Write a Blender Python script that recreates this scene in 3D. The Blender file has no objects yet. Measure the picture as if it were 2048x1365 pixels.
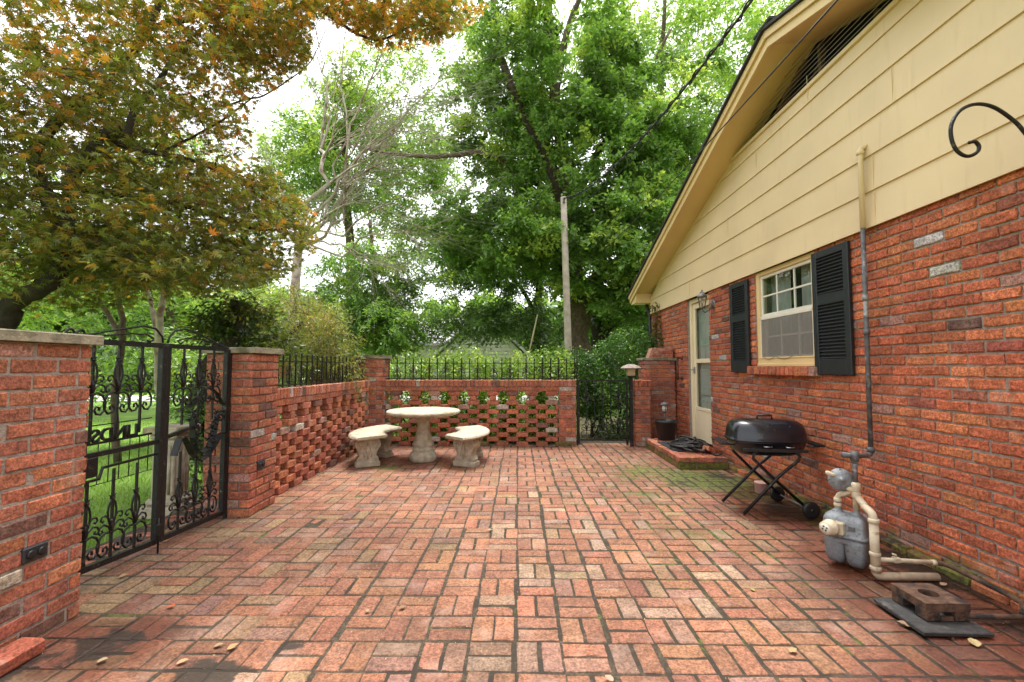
import bpy, math, random
import numpy as np
from math import sin, cos, pi, radians
from mathutils import Vector
SC = bpy.context.scene
# ------------------------------------------------------------------ camera
FPX, CAMH, VX, HOR = 915.0, 1.25, 1036.0, 733.0
PITCH = math.atan((HOR-682.5)/FPX); YAW = math.atan((VX-1024)*cos(PITCH)/FPX)
cd = bpy.data.cameras.new('camera'); cam = bpy.data.objects.new('camera', cd); SC.collection.objects.link(cam)
cam.location = (0, 0, CAMH); cam.rotation_euler = (pi/2+PITCH, 0, YAW)
cd.sensor_width = 36; cd.lens = FPX/2048*36; cd.clip_start = .05; cd.clip_end = 2000
SC.camera = cam
# ------------------------------------------------------------------ sky, sun, exposure
SUN_EL, SUN_AZ = 76, 12         # degrees; azimuth measured from +Y towards +X
w = bpy.data.worlds.new('World'); SC.world = w; w.use_nodes = True
nt = w.node_tree; bg = nt.nodes['Background']
sky = nt.nodes.new('ShaderNodeTexSky'); sky.sky_type = 'NISHITA'; sky.sun_disc = False
sky.sun_elevation = radians(SUN_EL); sky.sun_rotation = radians(SUN_AZ); sky.air_density = 1.0; sky.dust_density = 3.5
hs = nt.nodes.new('ShaderNodeHueSaturation'); hs.inputs['Saturation'].default_value = .12
nt.links.new(sky.outputs[0], hs.inputs['Color']); nt.links.new(hs.outputs[0], bg.inputs[0]); bg.inputs[1].default_value = .15
sl = bpy.data.lights.new('sun', 'SUN'); sl.energy = 1.0; sl.angle = radians(18); sl.color = (1, .96, .9)
so = bpy.data.objects.new('sun', sl); SC.collection.objects.link(so)
sd = Vector((sin(radians(SUN_AZ))*cos(radians(SUN_EL)), cos(radians(SUN_AZ))*cos(radians(SUN_EL)), sin(radians(SUN_EL))))
so.rotation_euler = (-sd).to_track_quat('-Z', 'Y').to_euler()
SC.view_settings.view_transform = 'Standard'; SC.view_settings.look = 'None'
SC.view_settings.exposure = 1.85; SC.view_settings.gamma = 1
SC.render.engine = 'CYCLES'
SC.cycles.max_bounces = 6; SC.cycles.diffuse_bounces = 3; SC.cycles.glossy_bounces = 3; SC.cycles.transmission_bounces = 4
SC.cycles.transparent_max_bounces = 6; SC.cycles.caustics_reflective = False; SC.cycles.caustics_refractive = False
SC.cycles.use_denoising = True

Fv = np.array([-sin(YAW)*cos(PITCH), cos(YAW)*cos(PITCH), sin(PITCH)]); Rv = np.array([cos(YAW), sin(YAW), 0]); Uv = np.cross(Rv, Fv)
def at(x, y, Y):                       # point seen at photo pixel x,y at distance Y in front of the patio's near end
    d = Fv+Rv*(x-1024)/FPX+Uv*(682.5-y)/FPX
    t = Y/d[1]; return np.array([0, 0, CAMH])+d*t
def proj(P):
    P = np.atleast_2d(P)-np.array([0, 0, CAMH]); wd = P@Fv
    wd = np.where(wd > .05, wd, .05)
    return 1024+FPX*(P@Rv)/wd, 682.5-FPX*(P@Uv)/wd
rng = np.random.default_rng(7)
def vnoise(x, y, z=0., s=1., seed=0):  # cheap smooth noise in 0..1
    x = np.asarray(x)*s; y = np.asarray(y)*s; z = np.asarray(z)*s
    r = np.random.default_rng(seed); v = 0; a = 0
    for k in range(7):
        d = r.normal(size=3); d /= np.linalg.norm(d); f = 1.3**k
        v = v+np.sin((x*d[0]+y*d[1]+z*d[2])*f*2.3+r.uniform(0, 6.28)+1.3*np.sin((x*d[1]-y*d[0])*f*1.7+r.uniform(0, 6.28)))/1.1**k; a += 1/1.1**k
    return .5+.5*v/(a*.55)
# ------------------------------------------------------------------ mesh builder
class MB:
    def __init__(s): s.v = []; s.n = 0; s.f = []; s.mi = []; s.col = []; s.sm = []; s.att = {}; s.hasatt = False
    def add(s, V, F, col=(1, 1, 1), mat=0, smooth=False, att=None):
        V = np.asarray(V, float).reshape(-1, 3)
        if not isinstance(F, list): F = [F]
        for f in F:
            f = np.asarray(f, np.int64)
            if len(f) == 0: continue
            s.f.append(f+s.n); m = len(f)
            c = np.asarray(col, float)
            s.col.append(np.tile(c, (m, 1)) if c.ndim == 1 else c)
            s.mi.append(np.full(m, mat, np.int32)); s.sm.append(np.full(m, smooth))
        s.v.append(V); s.n += len(V)
        if att is not None: s.hasatt = True
        s.att[len(s.v)-1] = att
    def build(s, name, mats, parent=None, coll=None):
        me = bpy.data.meshes.new(name)
        if s.n:
            V = np.concatenate(s.v); me.vertices.add(len(V)); me.vertices.foreach_set('co', V.ravel())
            tot = np.concatenate([np.full(len(f), f.shape[1]) for f in s.f]); lp = np.concatenate([f.ravel() for f in s.f])
            me.loops.add(len(lp)); me.loops.foreach_set('vertex_index', lp.astype(np.int32))
            me.polygons.add(len(tot)); st = np.concatenate([[0], np.cumsum(tot)[:-1]])
            me.polygons.foreach_set('loop_start', st.astype(np.int32)); me.polygons.foreach_set('loop_total', tot.astype(np.int32))
            me.polygons.foreach_set('material_index', np.concatenate(s.mi)); me.polygons.foreach_set('use_smooth', np.concatenate(s.sm))
            me.update(calc_edges=True)
            c = np.concatenate(s.col); a = me.attributes.new('tint', 'FLOAT_COLOR', 'FACE')
            a.data.foreach_set('color', np.hstack([c, np.ones((len(c), 1))]).astype(np.float32).ravel())
            if s.hasatt:
                A = np.concatenate([s.att[i] if s.att[i] is not None else np.zeros((len(s.v[i]), 3)) for i in range(len(s.v))])
                a = me.attributes.new('wear', 'FLOAT_VECTOR', 'POINT'); a.data.foreach_set('vector', A.astype(np.float32).ravel())
        for m in (mats if isinstance(mats, (list, tuple)) else [mats]): me.materials.append(m)
        o = bpy.data.objects.new(name, me); SC.collection.objects.link(o)
        if parent is not None: o.parent = parent
        return o
    # shapes --------------------------------------------------------
    def cbox(s, c, size, b=.003, R=None, col=(1, 1, 1), mat=0, jit=0, smooth=False, att=None):
        h = np.asarray(size, float)/2; b = min(b, h.min()*.9); V = []; idx = {}
        for sx in (-1, 1):
            for sy in (-1, 1):
                for sz in (-1, 1):
                    S = np.array([sx, sy, sz])
                    for ax in range(3):
                        p = S*(h-b); p[ax] = S[ax]*h[ax]; idx[(sx, sy, sz, ax)] = len(V); V.append(p)
        q = []; t = []
        for ax in range(3):
            o1, o2 = (ax+1) % 3, (ax+2) % 3
            for sg in (-1, 1):
                r = []
                for a1, a2 in ((-1, -1), (1, -1), (1, 1), (-1, 1)):
                    k = [0, 0, 0]; k[ax] = sg; k[o1] = a1; k[o2] = a2; r.append(idx[(*k, ax)])
                q.append(r if sg > 0 else r[::-1])
            for s1 in (-1, 1):
                for s2 in (-1, 1):
                    k0 = [0, 0, 0]; k0[ax] = -1; k0[o1] = s1; k0[o2] = s2; k1 = list(k0); k1[ax] = 1
                    r = [idx[(*k0, o1)], idx[(*k1, o1)], idx[(*k1, o2)], idx[(*k0, o2)]]
                    q.append(r if s1*s2 < 0 else r[::-1])
        for sx in (-1, 1):
            for sy in (-1, 1):
                for sz in (-1, 1):
                    r = [idx[(sx, sy, sz, a)] for a in range(3)]; t.append(r if sx*sy*sz > 0 else r[::-1])
        V = np.array(V)
        if jit: V = V+rng.uniform(-jit, jit, V.shape)
        if R is not None: V = V@np.asarray(R).T
        V = V+np.asarray(c)
        s.add(V, [np.array(q), np.array(t)], col, mat, smooth, np.tile(att, (len(V), 1)) if att is not None else None)
    def bx(s, x0, x1, y0, y1, z0, z1, **k):
        s.cbox(((x0+x1)/2, (y0+y1)/2, (z0+z1)/2), (abs(x1-x0), abs(y1-y0), abs(z1-z0)), **k)
    def tube(s, P, r, n=8, col=(1, 1, 1), mat=0, smooth=True, cap=True, sq=None, closed=False):
        P = np.asarray(P, float); m = len(P); r = np.full(m, r) if np.isscalar(r) else np.asarray(r, float)
        T = np.gradient(P, axis=0); T /= np.maximum(np.linalg.norm(T, axis=1, keepdims=True), 1e-9)
        a = np.array([0, 0, 1.]) if abs(T[0, 2]) < .9 else np.array([1., 0, 0])
        N = np.zeros((m, 3)); nn = np.cross(T[0], a); nn /= np.linalg.norm(nn)
        for i in range(m):
            nn = nn-T[i]*nn.dot(T[i]); l = np.linalg.norm(nn)
            nn = nn/l if l > 1e-6 else N[i-1]; N[i] = nn
        B = np.cross(T, N); th = np.arange(n)*2*pi/n+(pi/4 if n == 4 else 0)
        V = P[:, None]+r[:, None, None]*(np.cos(th)[None, :, None]*N[:, None]+np.sin(th)[None, :, None]*B[:, None])
        i = np.arange(m-1)[:, None]*n; j = np.arange(n)[None]; k = (j+1) % n
        F = np.stack([i+j, i+k, i+n+k, i+n+j], -1).reshape(-1, 4); Fs = [F]
        if cap:
            Fs.append(np.arange(n)[None, ::-1]); Fs.append((np.arange(n)+(m-1)*n)[None])
        s.add(V.reshape(-1, 3), Fs, col, mat, smooth)
    def ribbon(s, P, w, t, wdir, col=(1, 1, 1), mat=0):   # flat bar following P, width along wdir
        P = np.asarray(P, float); m = len(P); T = np.gradient(P, axis=0); T /= np.maximum(np.linalg.norm(T, axis=1, keepdims=True), 1e-9)
        W = np.asarray(wdir, float)[None]*np.ones((m, 1)); N = np.cross(T, W); N /= np.maximum(np.linalg.norm(N, axis=1, keepdims=True), 1e-9)
        V = np.stack([P+W*w/2+N*t/2, P-W*w/2+N*t/2, P-W*w/2-N*t/2, P+W*w/2-N*t/2], 1)
        i = np.arange(m-1)[:, None]*4; j = np.arange(4)[None]; k = (j+1) % 4
        s.add(V.reshape(-1, 3), [np.stack([i+j, i+k, i+4+k, i+4+j], -1).reshape(-1, 4), np.array([[3, 2, 1, 0], [m*4-4, m*4-3, m*4-2, m*4-1]])], col, mat)
    def lathe(s, prof, c=(0, 0, 0), n=32, col=(1, 1, 1), mat=0, smooth=True, axis=2, wob=None, R=None):
        prof = np.asarray(prof, float); m = len(prof); th = np.arange(n)*2*pi/n
        rr = prof[:, 0][:, None]*np.ones(n)
        if wob is not None: rr = rr*wob(th[None], prof[:, 1][:, None])
        V = np.stack([rr*np.cos(th), rr*np.sin(th), prof[:, 1][:, None]*np.ones(n)], -1).reshape(-1, 3)
        if axis == 0: V = V[:, [2, 0, 1]]
        if axis == 1: V = V[:, [1, 2, 0]]
        if R is not None: V = V@np.asarray(R).T
        i = np.arange(m-1)[:, None]*n; j = np.arange(n)[None]; k = (j+1) % n
        F = np.stack([i+j, i+k, i+n+k, i+n+j], -1).reshape(-1, 4); Fs = [F]
        if prof[0, 0] > 1e-4: Fs.append(np.arange(n)[None, ::-1])
        if prof[-1, 0] > 1e-4: Fs.append((np.arange(n)+(m-1)*n)[None])
        s.add(V+np.asarray(c), Fs, col, mat, smooth)
    def prism(s, poly, o, u, v, d, col=(1, 1, 1), mat=0):  # polygon in plane (u,v) at o, extruded by vector d
        poly = np.asarray(poly, float); o, u, v, d = [np.asarray(a, float) for a in (o, u, v, d)]; n = len(poly)
        A = o+poly[:, :1]*u+poly[:, 1:]*v; V = np.vstack([A, A+d]); j = np.arange(n); k = (j+1) % n
        s.add(V, [np.arange(n)[None, ::-1], (np.arange(n)+n)[None], np.stack([j, k, k+n, j+n], -1)], col, mat)
def rotz(a): return np.array([[cos(a), -sin(a), 0], [sin(a), cos(a), 0], [0, 0, 1]])
def roty(a): return np.array([[cos(a), 0, sin(a)], [0, 1, 0], [-sin(a), 0, cos(a)]])
def rotx(a): return np.array([[1, 0, 0], [0, cos(a), -sin(a)], [0, sin(a), cos(a)]])
def thing(name, label, cat, loc=(0, 0, 0), group=None):
    o = bpy.data.objects.new(name, None); o.empty_display_size = .1; SC.collection.objects.link(o); o.location = loc
    o['label'] = label; o['category'] = cat
    if group: o['group'] = group
    return o
def keep(parent):                      # children are modelled in world space: cancel the parent's offset
    for c in SC.objects:
        if c.parent is parent and c.type == 'MESH': c.location = -parent.location
def tag(o, label, cat, group=None):
    o['label'] = label; o['category'] = cat
    if group: o['group'] = group
    return o
def struct(o): o['kind'] = 'structure'; return o
def stuff(o, label=None, cat=None):
    o['kind'] = 'stuff'
    if label: o['label'] = label; o['category'] = cat
    return o
# ------------------------------------------------------------------ materials
def mat(name, col=(.5, .5, .5), rough=.6, metal=0, noise=0, nscale=20, bump=0, bscale=60, tint=False, spec=.5, col2=None, c2scale=8, c2lo=.5, c2hi=.62, coat=0, detail=6):
    m = bpy.data.materials.new(name); m.use_nodes = True; n = m.node_tree.nodes; L = m.node_tree.links.new; p = n['Principled BSDF']
    p.inputs['Roughness'].default_value = rough; p.inputs['Metallic'].default_value = metal; p.inputs['Specular IOR Level'].default_value = spec
    p.inputs['Coat Weight'].default_value = coat
    tc = n.new('ShaderNodeTexCoord'); src = None
    if tint:
        a = n.new('ShaderNodeAttribute'); a.attribute_name = 'tint'; src = a.outputs['Color']
    else:
        r = n.new('ShaderNodeRGB'); r.outputs[0].default_value = (*col, 1); src = r.outputs[0]
    if col2:
        t = n.new('ShaderNodeTexNoise'); t.inputs['Scale'].default_value = c2scale; t.inputs['Detail'].default_value = 8; L(tc.outputs['Object'], t.inputs['Vector'])
        cr = n.new('ShaderNodeValToRGB'); cr.color_ramp.elements[0].position = c2lo; cr.color_ramp.elements[1].position = c2hi; L(t.outputs['Fac'], cr.inputs[0])
        mx = n.new('ShaderNodeMix'); mx.data_type = 'RGBA'; L(cr.outputs[0], mx.inputs['Factor']); L(src, mx.inputs['A']); mx.inputs['B'].default_value = (*col2, 1); src = mx.outputs['Result']
    if noise:
        t = n.new('ShaderNodeTexNoise'); t.inputs['Scale'].default_value = nscale; t.inputs['Detail'].default_value = detail; L(tc.outputs['Object'], t.inputs['Vector'])
        mr = n.new('ShaderNodeMapRange'); mr.inputs['From Min'].default_value = .3; mr.inputs['From Max'].default_value = .7; mr.inputs['To Min'].default_value = 1-noise; mr.inputs['To Max'].default_value = 1+noise
        L(t.outputs['Fac'], mr.inputs['Value']); vm = n.new('ShaderNodeVectorMath'); vm.operation = 'SCALE'; L(src, vm.inputs[0]); L(mr.outputs[0], vm.inputs['Scale']); src = vm.outputs[0]
    L(src, p.inputs['Base Color'])
    if bump:
        t = n.new('ShaderNodeTexNoise'); t.inputs['Scale'].default_value = bscale; t.inputs['Detail'].default_value = 8; L(tc.outputs['Object'], t.inputs['Vector'])
        b = n.new('ShaderNodeBump'); b.inputs['Strength'].default_value = bump; b.inputs['Distance'].default_value = .01; L(t.outputs['Fac'], b.inputs['Height']); L(b.outputs[0], p.inputs['Normal'])
    return m
def brickmat(name, rough=.85, white=.35, wlo=.56, whi=.7, bump=.6):
    m = bpy.data.materials.new(name); m.use_nodes = True; n = m.node_tree.nodes; L = m.node_tree.links.new; p = n['Principled BSDF']
    tc = n.new('ShaderNodeTexCoord'); a = n.new('ShaderNodeAttribute'); a.attribute_name = 'tint'; wv = n.new('ShaderNodeAttribute'); wv.attribute_name = 'wear'
    sx = n.new('ShaderNodeSeparateXYZ'); L(wv.outputs['Vector'], sx.inputs[0])
    def noise(s, d=8, r=.6):
        t = n.new('ShaderNodeTexNoise'); t.inputs['Scale'].default_value = s; t.inputs['Detail'].default_value = d; t.inputs['Roughness'].default_value = r; L(tc.outputs['Object'], t.inputs['Vector']); return t.outputs['Fac']
    def mr(x, a0, a1, b0, b1):
        q = n.new('ShaderNodeMapRange'); q.interpolation_type = 'SMOOTHSTEP'
        for k, v in zip(('From Min', 'From Max', 'To Min', 'To Max'), (a0, a1, b0, b1)): q.inputs[k].default_value = v
        L(x, q.inputs['Value']); return q.outputs[0]
    def mix(f, A, B):
        q = n.new('ShaderNodeMix'); q.data_type = 'RGBA'; L(f, q.inputs['Factor']); L(A, q.inputs['A'])
        if isinstance(B, tuple): q.inputs['B'].default_value = (*B, 1)
        else: L(B, q.inputs['B'])
        return q.outputs['Result']
    def scale(A, s):
        q = n.new('ShaderNodeVectorMath'); q.operation = 'SCALE'; L(A, q.inputs[0]); L(s, q.inputs['Scale']); return q.outputs[0]
    def madd(x, y, k=1.):
        q = n.new('ShaderNodeMath'); q.operation = 'MULTIPLY_ADD'; L(y, q.inputs[0]); q.inputs[1].default_value = k; L(x, q.inputs[2]); return q.outputs[0]
    n1, n2, n3, n4 = noise(9), noise(45, 10, .7), noise(4.2, 10, .62), noise(150, 4)
    c = scale(a.outputs['Color'], mr(n1, .3, .7, .78, 1.2)); c = scale(c, mr(n2, .32, .66, .55, 1.28)); c = scale(c, mr(noise(1.4, 6), .3, .7, .78, 1.16)); c = scale(c, mr(noise(90, 6, .75), .35, .7, .72, 1.2))
    c = mix(mr(n3, wlo, whi, 0, white), c, (.50, .36, .29))
    c = mix(mr(n4, .62, .7, 0, .5), c, (.06, .035, .03))
    c = mix(mr(madd(sx.outputs['X'], n2, .9), .78, 1.12, 0, .92), c, mix(mr(noise(30), .35, .65, 0, 1), (lambda: (n.new('ShaderNodeRGB')))().outputs[0], (.13, .17, .02)))
    [q for q in n if q.type == 'RGB'][-1].outputs[0].default_value = (.045, .055, .012, 1)
    c = mix(mr(madd(sx.outputs['Y'], noise(14, 10, .7), 1.), .90, 1.03, 0, .93), c, (.030, .021, .013))
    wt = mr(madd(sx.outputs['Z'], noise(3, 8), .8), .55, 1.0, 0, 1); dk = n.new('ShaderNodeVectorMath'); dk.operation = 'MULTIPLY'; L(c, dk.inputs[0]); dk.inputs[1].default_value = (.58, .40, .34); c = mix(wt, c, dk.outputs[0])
    L(c, p.inputs['Base Color'])
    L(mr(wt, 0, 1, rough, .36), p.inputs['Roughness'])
    b = n.new('ShaderNodeBump'); b.inputs['Strength'].default_value = bump; b.inputs['Distance'].default_value = .006; b.inputs['Distance'].default_value = .009; L(madd(n2, n4, .5), b.inputs['Height']); L(b.outputs[0], p.inputs['Normal'])
    return m
def leafmat(name, trans=.45, rough=.36):
    m = bpy.data.materials.new(name); m.use_nodes = True; n = m.node_tree.nodes; L = m.node_tree.links.new; p = n['Principled BSDF']
    a = n.new('ShaderNodeAttribute'); a.attribute_name = 'tint'; L(a.outputs['Color'], p.inputs['Base Color']); p.inputs['Roughness'].default_value = rough
    p.inputs['Specular IOR Level'].default_value = .5
    t = n.new('ShaderNodeBsdfTranslucent'); vm = n.new('ShaderNodeVectorMath'); vm.operation = 'MULTIPLY'; L(a.outputs['Color'], vm.inputs[0]); vm.inputs[1].default_value = (1.5, 1.5, .7); L(vm.outputs[0], t.inputs['Color'])
    mx = n.new('ShaderNodeMixShader'); mx.inputs[0].default_value = trans; L(p.outputs[0], mx.inputs[1]); L(t.outputs[0], mx.inputs[2]); L(mx.outputs[0], n['Material Output'].inputs[0])
    return m
def glassmat(name, tint=(.8, .85, .85), op=.12):
    m = bpy.data.materials.new(name); m.use_nodes = True; n = m.node_tree.nodes; L = m.node_tree.links.new; n.remove(n['Principled BSDF'])
    g = n.new('ShaderNodeBsdfGlossy'); g.inputs['Roughness'].default_value = .015; t = n.new('ShaderNodeBsdfTransparent'); t.inputs['Color'].default_value = (*tint, 1)
    f = n.new('ShaderNodeFresnel'); f.inputs['IOR'].default_value = 1.6; ge = n.new('ShaderNodeNewGeometry'); mu = n.new('ShaderNodeMath'); mu.operation = 'SUBTRACT'; mu.use_clamp = True; L(f.outputs[0], mu.inputs[0]); L(ge.outputs['Backfacing'], mu.inputs[1]); mx = n.new('ShaderNodeMixShader'); L(mu.outputs[0], mx.inputs[0]); L(t.outputs[0], mx.inputs[1]); L(g.outputs[0], mx.inputs[2]); L(mx.outputs[0], n['Material Output'].inputs[0])
    return m
M = dict(
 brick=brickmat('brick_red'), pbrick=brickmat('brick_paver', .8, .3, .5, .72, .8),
 mortar=mat('mortar', (.30, .25, .21), .95, noise=.3, nscale=30, bump=.8, bscale=90),
 soil=brickmat('joint_soil', .95, .1),
 cap=mat('cast_stone', (.27, .235, .165), .9, noise=.35, nscale=14, bump=.6, bscale=70, col2=(.15, .135, .08), c2scale=9),
 cream=mat('cream_paint', (.74, .54, .265), .5, noise=.05, nscale=3, bump=.12, bscale=50),
 cream2=mat('cream_siding', (.74, .575, .345), .5, noise=.07, nscale=1.6, bump=.10, bscale=40, col2=(.62, .46, .26), c2scale=3, c2lo=.58, c2hi=1.),
 iron=mat('black_iron', (.013, .013, .014), .35, .3, noise=.4, nscale=40, bump=.5, bscale=120, col2=(.09, .075, .06), c2scale=30, c2lo=.62, c2hi=.7),
 rust=mat('rusty_iron', (.12, .065, .04), .8, .2, noise=.5, nscale=25, bump=.7, bscale=90, col2=(.035, .028, .025), c2scale=12),
 stone=mat('weathered_concrete', (.46, .40, .30), .92, noise=.25, nscale=16, bump=.9, bscale=80, col2=(.30, .26, .13), c2scale=5, c2lo=.55, c2hi=.75),
 shutter=mat('black_shutter', (.014, .017, .022), .45, noise=.3, nscale=20, bump=.15),
 white=mat('white_paint', (.74, .70, .60), .45, noise=.06, nscale=10),
 curtain=mat('curtain', (.62, .58, .52), .9, noise=.1, nscale=4), dark=mat('dark_room', (.02, .018, .016), .9),
 wood=mat('attic_wood', (.14, .08, .04), .85, noise=.4, nscale=12, bump=.4),
 glass=glassmat('window_glass'), screen=mat('insect_screen', (.17, .165, .155), .6),
 roof=mat('roof_shingle', (.035, .034, .036), .95, noise=.4, nscale=30, bump=.9),
 bark=mat('bark_brown', (.105, .075, .05), .95, noise=.45, nscale=14, bump=1, bscale=30), barkd=mat('bark_dark', (.04, .03, .022), .95, noise=.4, nscale=14, bump=1, bscale=30),
 barkp=mat('bark_pale', (.40, .34, .28), .9, noise=.35, nscale=10, bump=.7, bscale=30, col2=(.16, .10, .075), c2scale=5), leaf=leafmat('green_leaf'), maple=leafmat('maple_leaf', .42, .5), leafh=leafmat('hedge_leaf', .25, .35),
 pole=mat('weathered_pole', (.40, .34, .27), .9, noise=.25, nscale=6, bump=.6, bscale=40),
 wire=mat('cable', (.02, .02, .02), .6), grass=leafmat('grass_blade', .3, .6), pot=mat('black_plastic', (.012, .012, .013), .42, noise=.2, bump=.1),
 hose=mat('rubber_hose', (.018, .017, .016), .5, noise=.4, nscale=30, col2=(.10, .09, .075), c2scale=14, c2lo=.6, c2hi=.7), mat_=mat('door_mat', (.03, .03, .032), .95, bump=.8, bscale=200),
 grey=mat('grey_enamel', (.21, .225, .24), .5, .15, noise=.15, nscale=60, bump=.4, bscale=90, col2=(.10, .09, .08), c2scale=40, c2lo=.58, c2hi=.72), pipe=mat('cream_pipe', (.56, .47, .33), .6, noise=.2, nscale=18, bump=.4, bscale=60, col2=(.30, .22, .13), c2scale=16, c2lo=.62, c2hi=.72),
 gpipe=mat('galvanised_pipe', (.13, .13, .135), .6, .3, noise=.4, nscale=20, bump=.4, col2=(.33, .33, .33), c2scale=12, c2lo=.55, c2hi=.65),
 enamel=mat('black_enamel', (.008, .009, .014), .25, 0, noise=.4, nscale=20, coat=.3, bump=.08, bscale=30, col2=(.06, .055, .05), c2scale=45, c2lo=.66, c2hi=.74), steel=mat('dull_steel', (.35, .34, .33), .4, .8), pink=mat('pink_clay', (.55, .30, .26), .8, noise=.15),
 tan=mat('tan_lamp', (.50, .42, .24), .5), clear=glassmat('clear_lamp_glass', (.9, .9, .9)), tint=mat('tinted', tint=True, rough=.7), concrete=mat('driveway_concrete', (.42, .40, .37), .9, noise=.15, nscale=3),
 siding=mat('grey_siding', (.44, .42, .38), .7, noise=.08), shingle=mat('grey_shingle', (.42, .38, .40), .9, noise=.2, nscale=8), socket=mat('socket_plate', (.02, .022, .028), .4, bump=.2), lawn=None)
def groundmat():
    m = bpy.data.materials.new('lawn_ground'); m.use_nodes = True; n = m.node_tree.nodes; L = m.node_tree.links.new; p = n['Principled BSDF']; p.inputs['Roughness'].default_value = .95
    tc = n.new('ShaderNodeTexCoord'); t = n.new('ShaderNodeTexNoise'); t.inputs['Scale'].default_value = 1.2; t.inputs['Detail'].default_value = 10; L(tc.outputs['Object'], t.inputs[0])
    cr = n.new('ShaderNodeValToRGB'); e = cr.color_ramp.elements; e[0].position = .3; e[0].color = (.10, .18, .025, 1); e[1].position = .7; e[1].color = (.20, .34, .045, 1); L(t.outputs['Fac'], cr.inputs[0]); L(cr.outputs[0], p.inputs['Base Color'])
    t2 = n.new('ShaderNodeTexNoise'); t2.inputs['Scale'].default_value = 60; L(tc.outputs['Object'], t2.inputs[0]); b = n.new('ShaderNodeBump'); b.inputs['Strength'].default_value = .8; b.inputs['Distance'].default_value = .03; L(t2.outputs['Fac'], b.inputs['Height']); L(b.outputs[0], p.inputs['Normal'])
    return m
M['lawn'] = groundmat()
for n_ in M['cream2'].node_tree.nodes:      # rain streaks run down the boards
    if n_.type == 'TEX_NOISE' and abs(n_.inputs['Scale'].default_value-3) < .01:
        t_ = M['cream2'].node_tree; mp = t_.nodes.new('ShaderNodeMapping'); mp.inputs['Scale'].default_value = (1, 7, .8); t_.links.new(n_.inputs['Vector'].links[0].from_socket, mp.inputs[0]); t_.links.new(mp.outputs[0], n_.inputs['Vector'])
M['door'] = mat('door_paint', (.80, .69, .47), .45, noise=.04, nscale=4, bump=.05)
# ------------------------------------------------------------------ bricks
def pal(kind, xy=(0, 0)):
    r = rng.random()
    if kind == 'house':
        if r < .008: c = (.52, .48, .44)
        elif r < .045: c = (.40, .20, .155)
        elif r < .058: c = (.18, .08, .06)
        elif r < .12: c = (.32, .09, .055)
        elif r < .42: c = (.56, .17, .07)
        else: c = (.50, .132, .060)
    elif kind == 'garden':
        if r < .03: c = (.48, .41, .34)
        elif r < .08: c = (.44, .24, .18)
        elif r < .12: c = (.22, .10, .075)
        elif r < .38: c = (.50, .17, .085)
        else: c = (.43, .14, .08)
    else:
        pn = vnoise(xy[0], xy[1], 0, 1.1, 91); ol = max(0, 1-math.hypot(xy[0]+2.0, (xy[1]-3.0)/1.6)/1.1); pr = max(0, 1-math.hypot(xy[0]-.7, (xy[1]-3.4)/1.5)/1.3)
        if r < .012+.12*pr: c = (.30, .185, .12)
        elif r < .05+.12*pr+.45*ol: c = (.26, .155, .08)
        elif r < .20+.45*ol: c = (.24, .125, .08)
        elif r < .50: c = (.30, .132, .068)
        else: c = (.27, .112, .062)
    k = 1+rng.normal()*.09
    return np.clip(np.array(c)*k*(1+rng.normal(size=3)*.035), .01, .8)
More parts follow.
